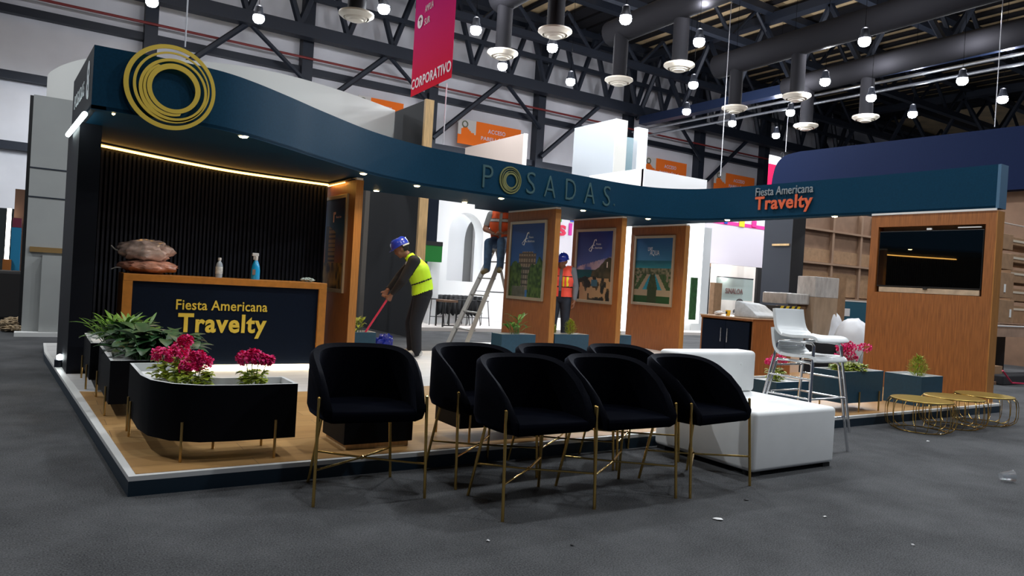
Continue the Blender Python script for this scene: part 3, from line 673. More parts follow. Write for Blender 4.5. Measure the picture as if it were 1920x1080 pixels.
def geranium(label, loc, heads, r=.09, h=.1, seed=0, nl=60, dense=1.0):
    rr = random.Random(seed); T = thing('geranium', label, 'flower', loc)
    bm = NB()
    for k in range(int(nl*2)):
        a = rr.uniform(0, 6.283); q = r*math.sqrt(rr.random()); z = rr.uniform(.01, h)
        leaf(bm, (q*math.cos(a), q*math.sin(a), z), (math.cos(a), math.sin(a), rr.uniform(.0, 1.2)), .045, .030, .8, seg=3)
    obj_nr('foliage', bm, LEAFY, T)
    bs_ = NB()
    for hx, hy, hz, hr in heads: tube(bs_, [(hx*.4, hy*.4, .01), (hx*.7, hy*.7, hz*.6), (hx, hy, hz)], .003, 5)
    obj_nr('stems', bs_, LEAF, T)
    for hx, hy, hz, hr in heads:
        bm = NB()
        for k in range(int(70*dense)):
            d = Vector((rr.gauss(0, 1), rr.gauss(0, 1), rr.gauss(.2, .8))).normalized(); c = Vector((hx, hy, hz))+Vector((d.x*hr, d.y*hr, d.z*hr*.72))*rr.uniform(.75, 1.05)
            for j in range(4):
                e = Vector((rr.gauss(0, 1), rr.gauss(0, 1), rr.gauss(0, 1))).normalized(); e = (e-d*e.dot(d)*.7).normalized()
                leaf(bm, c, e+d*.3, .022, .010, .1, seg=2)
        obj_nr('flower_head', bm, MAGENTA, T)
    return T
geranium('magenta geranium, the taller of the two at the curve of the L-shaped planter', (.28, .74, z1-.06), [(-.05, .02, .165, .062), (.05, .03, .195, .055), (.02, -.05, .16, .06), (.08, .05, .245, .04)], .10, .13, 1)
geranium('magenta geranium, the lower one at the curve of the L-shaped planter', (.35, .42, z1-.07), [(-.02, .0, .14, .058), (.05, .01, .165, .055), (.02, .0, .20, .04)], .09, .12, 2)
geranium('magenta geranium alone at the straight right end of the L-shaped planter', (.655, .29, z1-.075), [(-.045, 0, .21, .05), (.03, .0, .205, .045), (.08, 0, .20, .035), (-.01, .0, .23, .04)], .06, .13, 3, 45)
geranium('thin-petalled magenta flowers in the middle of the planter right of the bar stools', (6.62, .28, .49), [(-.16, 0, .26, .07), (-.06, 0, .21, .07), (.02, 0, .15, .06), (.10, .02, .24, .055), (.24, 0, .25, .06)], .14, .08, 4, 110, .6)
geranium('spreading magenta flowers at the left edge of the planter right of the bar stools', (6.42, .26, .49), [(-.08, 0, .16, .03), (.02, 0, .22, .06), (.1, 0, .27, .06)], .08, .07, 5, 40, .6)
geranium('pink geranium seen through the legs of the bar stools', (5.62, .42, .39), [(-.09, 0, .20, .05), (.0, .0, .23, .05), (.08, 0, .20, .055)], .07, .12, 6, 50, .7)
def conifer(label, loc, h, r, seed):
    rr = random.Random(seed); T = thing('small_conifer', label, 'plant', loc); bm = NB()
    for k in range(int(5200*r)):
        t = rr.random(); z = h*t; q = r*(math.sin(math.pi*min(1, .18+t*.82))**.7)*rr.uniform(.35, 1); a = rr.uniform(0, 6.283)
        leaf(bm, (q*math.cos(a)*.8, q*math.sin(a)*.8, z), (math.cos(a)+rr.uniform(-.6, .6), math.sin(a)+rr.uniform(-.6, .6), rr.uniform(.1, 1.3)), rr.uniform(.025, .06), rr.uniform(.003, .009), .1, seg=2)
    obj_nr('foliage', bm, LEAFY, T); bm = NB(); rod(bm, (0, 0, 0), (0, 0, h*.7), .008, 6); obj('trunk', bm, CARDD, T)
conifer('small lime green conifer before the television wall', (8.0, .32, .41), .22, .115, 1)
conifer('small round lime shrub between the first and second poster panels', (7.02, 5.5, .39), .24, .11, 2)
conifer('tiny green sprig between the second and third poster panels', (8.06, 5.5, .39), .14, .05, 9)
conifer('pale green sprig half hidden by the first poster panel', (6.68, 5.52, .39), .16, .06, 10)
def leafy(label, loc, n, L, wd, seed, m, spread=1.0, name='leafy_plant', up0=.7, sx=.05, sy=.05, droop=1.2):
    rr = random.Random(seed); T = thing(name, label, 'plant', loc); bm = NB(); st = NB()
    for k in range(n):
        a = rr.uniform(0, 6.283); b = Vector((rr.uniform(-sx, sx), rr.uniform(-sy, sy), 0)); hgt = rr.uniform(.08, .28)*L/.22
        top = b+Vector((math.cos(a)*spread*rr.uniform(.2, .8)*L, math.sin(a)*spread*rr.uniform(.2, .8)*L, hgt))
        tube(st, [b, (b+top)/2+Vector((0, 0, .03)), top], .003, 5)
        leaf(bm, top, (math.cos(a), math.sin(a), up0*rr.uniform(.2, 1.4)), L*rr.uniform(.7, 1.1), wd*rr.uniform(.8, 1.2), droop*rr.uniform(.4, 1.2))
    obj_nr('leaves', bm, m, T); obj_nr('stems', st, LEAF, T); return T
leafy('large dark broad-leaved plant with drooping leaves in the black planter', (.36, 1.85, .44), 130, .17, .055, 11, LEAFD, 1.0, sx=.15, sy=.22)
leafy('dark broad-leaved plant, second in the same black planter', (.28, 2.3, .44), 80, .17, .05, 12, LEAFD, 1.1, sx=.1, sy=.2)
leafy('round lime-green fern in the planter nearest the left side wall', (.22, 2.95, .44), 190, .16, .018, 13, mat('fern_green', (.10, .22, .02), .5, noise=.4, nscale=12), 1.3, 'fern', 1.2, .12, .2, .8)
leafy('peace lily with long upright leaves beside the ladder', (5.83, 5.34, .38), 24, .2, .028, 14, mat('lily_green', (.07, .20, .03), .4, noise=.4, nscale=9), .7, 'peace_lily', 1.6, .08, .05, 1.4)
leafy('yellow-green bushy plant at the foot of the amber poster panel', (3.24, 5.35, .38), 26, .14, .03, 15, LEAFY, .5, up0=1.5, sx=.08, sy=.08)
# ------------------------------------------------------------------ tub chairs
def make_chair(label, loc, rz):
    T = thing('tub_chair', label, 'chair', loc, rz, 'black velvet tub chairs')
    W, YF, YB, yc = .302, -.255, .275, .0
    def plan(w, yb, yf, N=30):
        P = [(-w+.026, yf), (-w+.013, yf+(yc-yf)*.33), (-w+.004, yf+(yc-yf)*.66)]
        for k in range(N+1):
            a = math.pi-math.pi*k/N; ex = .94
            P.append((w*math.copysign(abs(math.cos(a))**ex, math.cos(a)), yc+(yb-yc)*abs(math.sin(a))**ex))
        return P+[(w-.004, yf+(yc-yf)*.66), (w-.013, yf+(yc-yf)*.33), (w-.026, yf)]
    po = plan(W, YB, YF); pi_ = plan(W-.05, YB-.055, YF); pm = plan(W-.025, YB-.027, YF); pbo = plan(W-.055, YB-.055, YF+.01)
    bm = NB(); rows = []; zb0 = .416
    for i in range(len(po)):
        y = po[i][1]; k = max(0.0, min(1.0, (YB-y)/(YB-YF))); zr = .455+(.79-.455)*max(0, 1-k**1.9)**.6
        z_ = lambda t: zb0+(zr-zb0)*t
        rows.append([bm.verts.new(v) for v in ((pbo[i][0], pbo[i][1], zb0), (po[i][0]*.95, po[i][1]*(.95 if po[i][1] > 0 else 1), zb0+.018), (po[i][0], po[i][1], zb0+.058), (po[i][0], po[i][1], max(zb0+.065, z_(.6))), (po[i][0], po[i][1], max(zb0+.07, zr-.02)), (pm[i][0]*1.02, pm[i][1]*1.02, max(zb0+.075, zr)), (pi_[i][0], pi_[i][1], max(zb0+.07, zr-.02)), (pi_[i][0], pi_[i][1], zb0+.062), (pi_[i][0], pi_[i][1], zb0+.004))])
    for a, b in zip(rows, rows[1:]):
        for q in range(9): bm.faces.new((a[q], a[(q+1) % 9], b[(q+1) % 9], b[q]))
    bm.faces.new(rows[0]); bm.faces.new(rows[-1][::-1])
    obj('shell', bm, VELVET, T, smooth=50)
    bm = NB(); prism(bm, plan(W-.046, YB-.05, YF-.006, 20), .416, .478, .022); obj('seat', bm, mat('velvet_seat', (.0010, .0014, .0035), .9, sheen=.02, spec=.02), T, smooth=50)
    for s in (-1, 1):
        bm = NB(); rod(bm, (s*.298, -.262, 0), (s*.291, -.225, .545), .0085, 12); ball(bm, (s*.291, -.225, .545), .0105, sub=1); obj('leg', bm, GOLDL, T, smooth=40)
    for s in (-1, 1):
        bm = NB(); rod(bm, (s*.24, .19, 0), (s*.195, .12, .40), .0085, 12); obj('leg', bm, GOLDL, T, smooth=40)
    bm = NB()
    for s in (-1, 1): rod(bm, (0, -.04, .185), (s*.296, -.253, .185), .006, 8); rod(bm, (0, -.04, .185), (s*.22, .158, .185), .006, 8)
    ball(bm, (0, -.04, .185), .013, sub=1); obj('stretcher', bm, GOLDL, T)
    return T
GOLDL = mat('gold_chair_leg', (.70, .46, .14), .22, 1)
ch = make_chair('black velvet tub chair standing alone at the left, before the plinth box', (1.12, -.27, 0), math.radians(-7))
for x, y, a, lb in ((1.87, -.80, 0, 'black velvet tub chair, leftmost of the three in the front row'), (2.455, -.83, -2, 'black velvet tub chair, middle of the three in the front row'), (3.10, -.85, 5, 'black velvet tub chair, right end of the front row beside the white sofa'),
                    (1.90, -.20, 4, 'black velvet tub chair, leftmost of the rear row, largest part showing'), (2.52, -.20, 0, 'black velvet tub chair, middle of the rear row, only its back rim showing'), (3.13, -.20, 2, 'black velvet tub chair, right end of the rear row touching the sofa')):
    dup(ch, (x, y, 0), math.radians(a), lb)
# ------------------------------------------------------------------ white sofa
T = thing('lounge_seat', 'white tufted leatherette lounge seat with a low backrest in front of the platform', 'sofa', (3.60, 0, 0), math.radians(0))
bm = NB(); bx(bm, 0, -.96, .03, .90, -.03, .435, .03, 4); obj('seat', bm, LEATHER, T, smooth=50)
bm = NB(); bx(bm, -.01, -.24, .435, .885, -.03, .762, .035, 4); obj('backrest', bm, LEATHER, T, smooth=50)
for x, z in ((.3, .56), (.6, .56), (.2, .66), (.45, .66), (.7, .66)):
    bm = NB(); ball(bm, (x, -.241, z), .010, (1, .45, 1), 2); obj('button', bm, LEATHER, T, smooth=0)
bm = NB(); rod(bm, (.45, -.5, .436), (.45, -.5, .441), .014, 14); obj('button', bm, LEATHER, T)
for x, y in ((.06, -.9), (.84, -.9), (.06, -.09), (.84, -.09)):
    bm = NB(); bx(bm, x-.04, y-.04, 0, x+.04, y+.04, .03); obj('foot', bm, BLACK, T)
# ------------------------------------------------------------------ bar stools (stacked)
def barstool(label, loc, zoff):
    T = thing('bar_stool', label, 'stool', loc, 0, 'stacked white bar stools')
    # seat shell: profile from front edge to top of back, swept across the width
    prof = [(-.235, .715), (-.22, .735), (-.16, .742), (-.02, .735), (.08, .742), (.14, .765), (.175, .81), (.195, .88), (.21, .96)]
    prof = spline(prof, 4); hw = .205; bm = NB(); n = 14; G = []
    for j, (y, z) in enumerate(prof):
        t = j/(len(prof)-1); wv = hw*(1-.05*(t > .5)*(t-.5)*2); row = []
        for i in range(n+1):
            u = -1+2*i/n; edge = abs(u)**4*.022
            row.append(bm.verts.new((u*wv, y-(edge if t > .55 else 0), z+(edge*.3 if t <= .55 else 0))))
        G.append(row)
    for a, b in zip(G, G[1:]):
        for i in range(n): bm.faces.new((a[i], a[i+1], b[i+1], b[i]))
    o = obj('seat', bm, WPLAST, T, smooth=60); md = o.modifiers.new('thick', 'SOLIDIFY'); md.thickness = .022; md.offset = -1; md2 = o.modifiers.new('soft', 'BEVEL'); md2.width = .006; md2.segments = 2
    r = .0115
    F = {}
    for s in (-1, 1):
        ft = (s*.175, -.20, .70); fb = (s*.275, -.26, 0); bt = (s*.175, .13, .70); bb = (s*.27, .23, 0)
        F[s] = (ft, fb, bt, bb)
        for a, b in ((ft, fb), (bt, bb)):
            bm = NB(); rod(bm, (a[0], a[1], a[2]-.01), b, r, 12); obj('leg', bm, CHROME, T, smooth=40)
        bm = NB(); tube(bm, [(s*.18, -.207, .65), (s*.176, -.200, .69), (s*.175, -.185, .708), (s*.175, -.03, .712), (s*.175, .115, .708), (s*.176, .132, .69), (s*.18, .138, .65)], r, 10); obj('seat_rail', bm, CHROME, T, smooth=60)
    def leg(s, fr, z): a, b = (F[s][0], F[s][1]) if fr else (F[s][2], F[s][3]); t = 1-z/.70; return tuple(a[k]+(b[k]-a[k])*t for k in range(2))+(z,)
    for a, b in ((leg(-1, 1, .28), leg(1, 1, .28)), (leg(-1, 1, .43), leg(-1, 0, .43)), (leg(1, 1, .43), leg(1, 0, .43)), (leg(-1, 0, .28), leg(1, 0, .28)), (leg(-1, 0, .66), leg(1, 0, .66))):
        bm = NB(); rod(bm, a, b, .009, 10); obj('stretcher', bm, CHROME, T, smooth=40)
    return T
barstool('white bar stool with chrome legs, the lower one of the stacked pair', (4.84, -.42, 0), 0)
barstool('white bar stool with chrome legs, stacked on top of the other', (4.84, -.425, .155), 0)
# ------------------------------------------------------------------ wire tables
def wiretable(label, loc):
    T = thing('wire_table', label, 'table', loc, 0, 'gold wire drum tables')
    bm = NB(); lathe(bm, [(.27, .296), (.275, .300), (.275, .304), (.27, .307)], 48); obj('tabletop', bm, mat('brass_disc', (.42, .30, .07), .38, .9), T, smooth=30)
    bm = NB(); tube(bm, [(.22*math.cos(a*math.pi/24), .22*math.sin(a*math.pi/24), .006) for a in range(48)], .005, 6, True); obj('base_ring', bm, GOLDL, T, smooth=60)
    bm = NB(); tube(bm, [(.275*math.cos(a*math.pi/24), .275*math.sin(a*math.pi/24), .298) for a in range(48)], .006, 6, True); obj('top_ring', bm, GOLDL, T, smooth=60)
    for k in range(18):
        a = 2*math.pi*k/18; c, s = math.cos(a), math.sin(a)
        pr = [(.215, .008), (.26, .02), (.295, .05), (.31, .10), (.31, .20), (.30, .26), (.285, .285), (.262, .297)]
        bm = NB(); tube(bm, [(r*c, r*s, z) for r, z in pr], .0035, 6); obj('wire', bm, GOLDL, T, smooth=60)
    return T
wt = wiretable('gold wire drum table nearest the bar stools', (6.85, -.34, 0))
dup(wt, (7.48, -.335, 0), .1, 'gold wire drum table in the middle of the three'); dup(wt, (8.13, -.33, 0), .2, 'gold wire drum table at the right, nearest the platform corner')
# ------------------------------------------------------------------ bar cabinet
T = thing('bar_cabinet', 'wooden bar cabinet with dark navy doors under a pale worktop', 'cabinet', (7.96, 2.6, PT))
H = .79
bm = NB(); bx(bm, 0.02, 0, 0, .88, .025, H-.04); bx(bm, 0.02, .93, 0, .88, .955, H-.04); bx(bm, .85, .025, 0, .88, .93, H-.04); bx(bm, .0, 0, H-.04, .90, .955, H-.012); obj('body', bm, WOOD, T)
bm = NB(); bx(bm, -.01, -.01, H-.012, .91, .965, H+.005, .003); obj('worktop', bm, mat('pale_glossy_top', (.62, .42, .28), .15, noise=.1, nscale=4), T)
for a, b, hy in ((.06, .475, .42), (.48, .915, .535)):
    bm = NB(); bx(bm, .002, a, .03, .02, b, H-.06, .002); d = obj('door', bm, NAVY2, T)
    bm = NB(); rod(bm, (-.025, hy, .42), (-.025, hy, .62), .007, 8); rod(bm, (-.025, hy, .45), (.002, hy, .45), .005, 8); rod(bm, (-.025, hy, .59), (.002, hy, .59), .005, 8); obj('handle', bm, CHROME, d)
bz = PT+H+.005
T = thing('display_counter', 'pale glossy counter standing right behind the bar cabinet', 'counter', (8.9, 2.75, PT))
bm = NB(); bx(bm, 0, 0, 0, .36, .85, .86); obj('body', bm, mat('pale_peach_board', (.66, .50, .38), .4), T)
bm = NB(); bx(bm, -.01, -.01, .86, .38, .87, .88, .003); obj('worktop', bm, MATS['pale_glossy_top'], T)
def pbox(name, cat, label, x0, y0, x1, y1, Y, dep, m, z0=None, bev=0, group=None, extra=None):
    """a box whose front face spans photo pixels (x0,y0)-(x1,y1) on the plane Y"""
    a = at(x0, y0, Y=Y); b = at(x1, y1, Y=Y); zl = b.z if z0 is None else z0
    bm = NB(); bx(bm, a.x, Y, zl, b.x, Y+dep, max(a.z, zl+.01), bev)
    return tag(obj(name, bm, m), label, cat, group)
T = thing('cup', 'small yellow cup on the bar cabinet', 'cup', (8.2, 3.25, bz)); bm = NB(); lathe(bm, [(.03, 0), (.038, .08), (.03, .075), (.028, .01)], 16); obj('body', bm, mat('yellow_cup', (.85, .5, .02), .5), T); bm = NB(); bx(bm, -.041, -.012, .025, -.034, .012, .06); obj('print_mark', bm, BLACK, T)
PAPER = mat('crumpled_paper', (.75, .75, .75), .7)
for i, (x, y, r, lb) in enumerate(((8.25, 3.05, .10, 'flat crumpled paper sheet on the bar cabinet, right of the yellow cup'), (8.3, 2.95, .15, 'heap of white wrapping paper in the middle of the bar cabinet'), (8.2, 3.42, .07, 'small crumpled white paper left of the yellow cup'))):
    o = mound('crumpled_paper', lb, (x, y, bz), r, r, .03+.02*(i == 1), PAPER, None, 20+i, 10, .5); tag(o, lb, 'paper')
bm = NB(); pf = [(2.60, 0), (2.60, .045), (2.72, .09), (2.83, .20), (2.97, .235), (3.02, .22), (3.03, 0)]
va = [bm.verts.new((8.06, y, bz+z)) for y, z in pf]; vb = [bm.verts.new((8.52, y, bz+z*.9)) for y, z in pf]; bm.faces.new(va); bm.faces.new(vb[::-1])
for i in range(len(pf)): bm.faces.new((va[i], va[(i+1) % len(pf)], vb[(i+1) % len(pf)], vb[i]))
bmesh.ops.bevel(bm, geom=list(bm.edges), offset=.018, segments=3, affect='EDGES', profile=.5)
o = obj('foam_wrap', bm, mat('grey_white_foam', (.50, .52, .54), .7, noise=.1, nscale=14, bump=.6), None, smooth=50); tag(o, 'large folded white foam wrap at the near end of the bar cabinet', 'foam')
# ------------------------------------------------------------------ people
def build_body(bones, blobs, vox=.011, smooth_it=6):
    bm = NB()
    for a, b, ra, rb, *_ in bones:
        a, b = Vector(a), Vector(b); L = (b-a).length; nseg = max(2, int(L/(min(ra, rb)*.45))+1)
        ball(bm, a, ra); ball(bm, b, rb)
        if L > 1e-4: rod(bm, a, b, ra, 16, rb)
    for c, r, s, M in blobs: ball(bm, c, r, s, 3, M)
    me = bpy.data.meshes.new('b'); bm.to_mesh(me); bm.free()
    o = bpy.data.objects.new('b', me); COL.objects.link(o)
    md = o.modifiers.new('r', 'REMESH'); md.mode = 'VOXEL'; md.voxel_size = vox
    m2 = o.modifiers.new('s', 'SMOOTH'); m2.iterations = smooth_it; m2.factor = .5
    bpy.context.view_layer.update()
    out = bpy.data.meshes.new_from_object(o.evaluated_get(bpy.context.evaluated_depsgraph_get()))
    bpy.data.objects.remove(o); bpy.data.meshes.remove(me)
    return out
def sub_shell(me, pick, push, name, m, parent):
    """cloth: the faces of the body picked by pick(co), pushed out along their normals"""
    bm = bmesh.new(); bm.from_mesh(me); bm.normal_update()
    kill = [f for f in bm.faces if not pick(f.calc_center_median())]
    bmesh.ops.delete(bm, geom=kill, context='FACES')
    nm = {v: v.normal.copy() for v in bm.verts}
    for v in bm.verts: v.co += nm[v]*push
    out = bpy.data.meshes.new(name); bm.to_mesh(out); bm.free(); out.materials.clear(); out.materials.append(m)
    for p in out.polygons: p.use_smooth = True
    o = bpy.data.objects.new(name, out); COL.objects.link(o); o.parent = parent; return o
def hand_bones(w, d, side, curl=.5, grip=None):
    """palm + five fingers from wrist w, pointing along d; side = unit vector towards the thumb"""
    w, d, side = Vector(w), Vector(d).normalized(), Vector(side).normalized(); nrm = d.cross(side).normalized()
    if grip is not None and nrm.dot(grip) < 0: nrm = -nrm
    B = []; pc = w+d*.045
    for k, (off, L) in enumerate(((.030, .070), (.010, .078), (-.010, .073), (-.029, .058))):
        k0 = w+d*.085+side*off; B.append((w+d*.01+side*off*.6, k0, .013, .011, 'hand'))
        dd = (d*math.cos(curl)+nrm*math.sin(curl)); k1 = k0+dd*L*.42; de = (d*math.cos(curl*2.2)+nrm*math.sin(curl*2.2)); k2 = k1+de*L*.32; df = (d*math.cos(curl*3.2)+nrm*math.sin(curl*3.2)); k3 = k2+df*L*.26
        B += [(k0, k1, .0098, .009, 'hand'), (k1, k2, .009, .0084, 'hand'), (k2, k3, .0084, .0076, 'hand')]
    t0 = w+d*.025+side*.022; t1 = t0+(side*.7+d*.6+nrm*.35).normalized()*.045; t2 = t1+(d*.9+nrm*.6+side*.1).normalized()*.03
    B += [(t0, t1, .013, .011, 'hand'), (t1, t2, .0105, .009, 'hand')]
    return B
def nearest(bones, c):
    best = None; bd = 9; bt = 0
    for B in bones:
        a, b = Vector(B[0]), Vector(B[1]); ab = b-a; t = max(0, min(1, (c-a).dot(ab)/max(1e-9, ab.length_squared))); r = B[2]+(B[3]-B[2])*t
        dd = (c-(a+ab*t)).length-r
        if dd < bd: bd, best, bt = dd, B, t
    return best[4], bt
def hard_hat(parent, c, fwd, up, R, m):
    fwd = Vector(fwd).normalized(); up = Vector(up).normalized(); fwd = (fwd-up*fwd.dot(up)).normalized(); rt = fwd.cross(up)
    M = Matrix((rt, fwd, up)).transposed()
    bm = NB(); n = 32; rings = []
    prof = [(1.0, 0), (1.0, .25), (.93, .52), (.76, .78), (.5, .95), (.2, 1.03), (.001, 1.04)]
    for r, z in prof:
        rings.append([bm.verts.new((R*r*math.cos(2*math.pi*k/n)*.95, R*r*math.sin(2*math.pi*k/n)*1.12, R*z*.95+(.012 if abs(math.cos(2*math.pi*k/n)) < .12 and .2 < z < 1.03 else 0))) for k in range(n)])
    for a, b in zip(rings, rings[1:]):
        for k in range(n): bm.faces.new((a[k], a[(k+1) % n], b[(k+1) % n], b[k]))
    base = rings[0]; br = []
    for k in range(n):
        a = 2*math.pi*k/n; ext = 1.07+.32*max(0, math.sin(a))**2
        br.append(bm.verts.new((R*ext*math.cos(a)*.95, R*ext*math.sin(a)*1.12, -.008-.012*max(0, math.sin(a)))))
    for k in range(n): bm.faces.new((base[k], base[(k+1) % n], br[(k+1) % n], br[k]))
    bmesh.ops.transform(bm, matrix=Matrix.Translation(c) @ M.to_4x4(), verts=bm.verts)
    o = obj('hard_hat', bm, m, parent, smooth=50); s = o.modifiers.new('t', 'SOLIDIFY'); s.thickness = .004
    bm = NB()
    for k in range(10):
        a0, a1 = math.pi*(1.1+.8*k/10), math.pi*(1.1+.8*(k+1)/10)
        p = [Vector((R*.95*math.cos(a), R*1.05*math.sin(a), -.02)) for a in (a0, a1)]; rod(bm, p[0], p[1], .012, 6)
    bmesh.ops.transform(bm, matrix=Matrix.Translation(c) @ M.to_4x4(), verts=bm.verts); obj('headband', bm, WPLAST, parent)
def person(label, base, F, J, cloth, hat=None):
    """J: joints in (forward, right, up) metres relative to base"""
    F = Vector((F[0], F[1], 0)).normalized(); R = Vector((F.y, -F.x, 0)); Z = Vector((0, 0, 1)); O = Vector((0, 0, 0))
    W = lambda p: F*p[0]+R*p[1]+Z*p[2]
    j = {k: W(v) for k, v in J.items()}
    T = thing('person', label, 'person', base)
    B = []
    up = (j['neck']-j['pelvis']).normalized(); bk = cloth.get('bulk', 1.0)
    sl, sr = j['shoulder_l'], j['shoulder_r']
    axr = (sr-sl).normalized()
    # torso as three parallel chains for a wide, shallow trunk
    for s in (-1, 0, 1):
        B.append((j['pelvis']+axr*s*.075, j['waist']+axr*s*.062, .105*bk, .1*bk, 'hip')); B.append((j['waist']+axr*s*.062, j['chest']+axr*s*.088, .1*bk, .11*bk, 'torso')); B.append((j['chest']+axr*s*.088, (sl+sr)/2+axr*s*.09+up*-.03, .11*bk, .078*bk, 'torso'))
    B.append(((sl+sr)/2-up*.01, j['neck'], .068, .056, 'torso')); B.append((j['neck'], j['head']-Z*.03, .053, .052, 'neck'))
    for s in 'lr':
        B.append(((sl+sr)/2, j['shoulder_'+s], .07, .062, 'torso'))
        B.append((j['shoulder_'+s], j['elbow_'+s], .058*bk, .046*bk, 'uparm')); B.append((j['elbow_'+s], j['hand_'+s], .045*bk, .027, 'forearm'))
        B.append((j['pelvis']+(j['hip_'+s]-j['pelvis'])*.6, j['hip_'+s], .10, .095, 'hip')); B.append((j['hip_'+s], j['knee_'+s], .092*bk, .062*bk, 'thigh')); B.append((j['knee_'+s], j['ankle_'+s], .062*bk, .046*bk, 'shin'))
        B.append((j['ankle_'+s]-Z*.02-(j['toe_'+s]-j['ankle_'+s]).normalized()*.035, j['toe_'+s], .042, .036, 'foot'))
        d = (j['hand_'+s]-j['elbow_'+s]).normalized()
        th = F if abs(d.dot(F)) < .85 else Z
        if 'handdir_'+s in J: d = W(J['handdir_'+s]).normalized()
        th = (th-d*th.dot(d)).normalized()
        B += hand_bones(j['hand_'+s], d, th, cloth.get('curl', .45), (axr if s == 'l' else -axr))
    lk = W(J['look']).normalized(); hu = (Z*1.0+lk*-.0); hu = (hu-lk*hu.dot(lk)).normalized(); hr = lk.cross(hu)
    HM = Matrix((hr, lk, hu)).transposed(); h = j['head']
    def H(x, y, z): return h+hr*x+lk*y+hu*z
    blobs = [(h+hu*.02, .1, (.78, .98, 1.0), HM), (H(0, .03, -.055), .062, (.9, 1, .95), HM), (H(0, .055, -.09), .03, (1, 1, .9), HM), (H(0, .095, -.012), .016, (.8, 1.2, 1.5), HM), (H(0, .105, -.03), .015, (1.1, 1, .8), HM), (H(0, .083, -.062), .02, (1.3, .7, .55), HM),
             (H(.079, .0, -.01), .026, (.35, .8, 1.15), HM), (H(-.079, .0, -.01), .026, (.35, .8, 1.15), HM), (H(0, .078, .022), .03, (1.9, .6, .4), HM)]
    for s in (-1, 1): blobs.append((H(s*.04, .055, -.04), .03, (1, 1, 1), HM))
    me = build_body(B, blobs)
    BB = [b for b in B]; BB.append((h-hu*.06, h+hu*.06, .09, .09, 'head'))
    me.materials.clear(); me.materials.append(cloth['skin'])
    for p in me.polygons: p.use_smooth = True
    body = bpy.data.objects.new('body', me); COL.objects.link(body); body.parent = T
    cache = {}
    cs = [p.center.copy() for p in me.polygons]; reg = [nearest(BB, c) for c in cs]
    # index by position for the shells
    idx = {tuple(round(v, 4) for v in c): r for c, r in zip(cs, reg)}
    def R_(c):
        k = tuple(round(v, 4) for v in c)
        return idx.get(k) or nearest(BB, c)
    sl_end = cloth.get('sleeve', ('forearm', .92))
    def top(c):
        k, t = R_(c); return k in ('torso',) or k == 'uparm' and (sl_end[0] == 'forearm' or t < sl_end[1]) or k == 'forearm' and sl_end[0] == 'forearm' and t < sl_end[1]
    sub_shell(me, top, .008, 'shirt', cloth['shirt'], T)
    sub_shell(me, lambda c: R_(c)[0] in ('hip', 'thigh', 'shin'), .009, 'trousers', cloth['legs'], T)
    sub_shell(me, lambda c: R_(c)[0] == 'foot', .007, 'shoes', cloth['shoe'], T)
    if 'vest' in cloth:
        zc = lambda c: (c-j['pelvis']).dot(up)
        hh = (j['neck']-j['pelvis']).length
        def vst(c):
            k, t = R_(c); q = (c-(sl+sr)/2).dot(axr)
            return (k == 'torso' or k == 'hip') and .02 < zc(c) < hh+.01 and abs(q) < (.175 if zc(c) > .72*hh else .26) and not (cloth.get('open') and (c-j['chest']).dot(F-up*F.dot(up)) > .05 and abs(q) < .025)
        sub_shell(me, vst, .02, 'vest', cloth['vest'], T)
        for z0, z1, mm in cloth.get('stripes', ()):
            sub_shell(me, lambda c: vst(c) and z0*hh < zc(c) < z1*hh, .0235, 'stripe', mm, T)
    if cloth.get('patch'):
        for q0, q1 in ((-.13, -.10), (-.075, -.045)): sub_shell(me, lambda c: vst(c) and .37*hh < zc(c) < .66*hh and (c-j['chest']).dot(F) > 0 and q0 < (c-(sl+sr)/2).dot(axr) < q1, .024, 'yellow_stripe', mat('yellow_tape', (.85, .75, .02), .5), T)
    sub_shell(me, lambda c: R_(c)[0] == 'head' and ((c-h).dot(hu) > .045 or ((c-h).dot(lk) < -.02 and (c-h).dot(hu) > -.05)), .006, 'hair', mat('black_hair', (.01, .008, .007), .8), T)
    for s in (-1, 1):
        bm = NB(); ball(bm, H(s*.032, .083, .003), .010, (1.3, .6, .7), 2, HM); obj('eye', bm, mat('dark_eye', (.02, .015, .012), .2), T, smooth=0)
    if hat: hard_hat(T, h+hu*.045, lk, hu, .112, hat)
    return T, W
SKIN = mat('brown_skin', (.27, .13, .08), .55)
SKIN2 = mat('tan_skin', (.34, .16, .10), .55)
BLUEH = mat('blue_hard_hat', (.02, .05, .50), .25, coat=.5)
REFL = mat('reflective_tape', (.55, .56, .55), .4)
HIV = mat('lime_hi_vis', (.62, .95, .02), .6, emit=None)
ORV = mat('orange_hi_vis', (.85, .11, .02), .6)
PKV = mat('coral_hi_vis', (.90, .10, .07), .6)
DENIM = mat('denim', (.06, .12, .22), .8, noise=.3, nscale=12)
DDEN = mat('dark_denim', (.018, .028, .05), .8, noise=.2, nscale=12)
BLK = mat('black_cloth', (.010, .010, .013), .85)
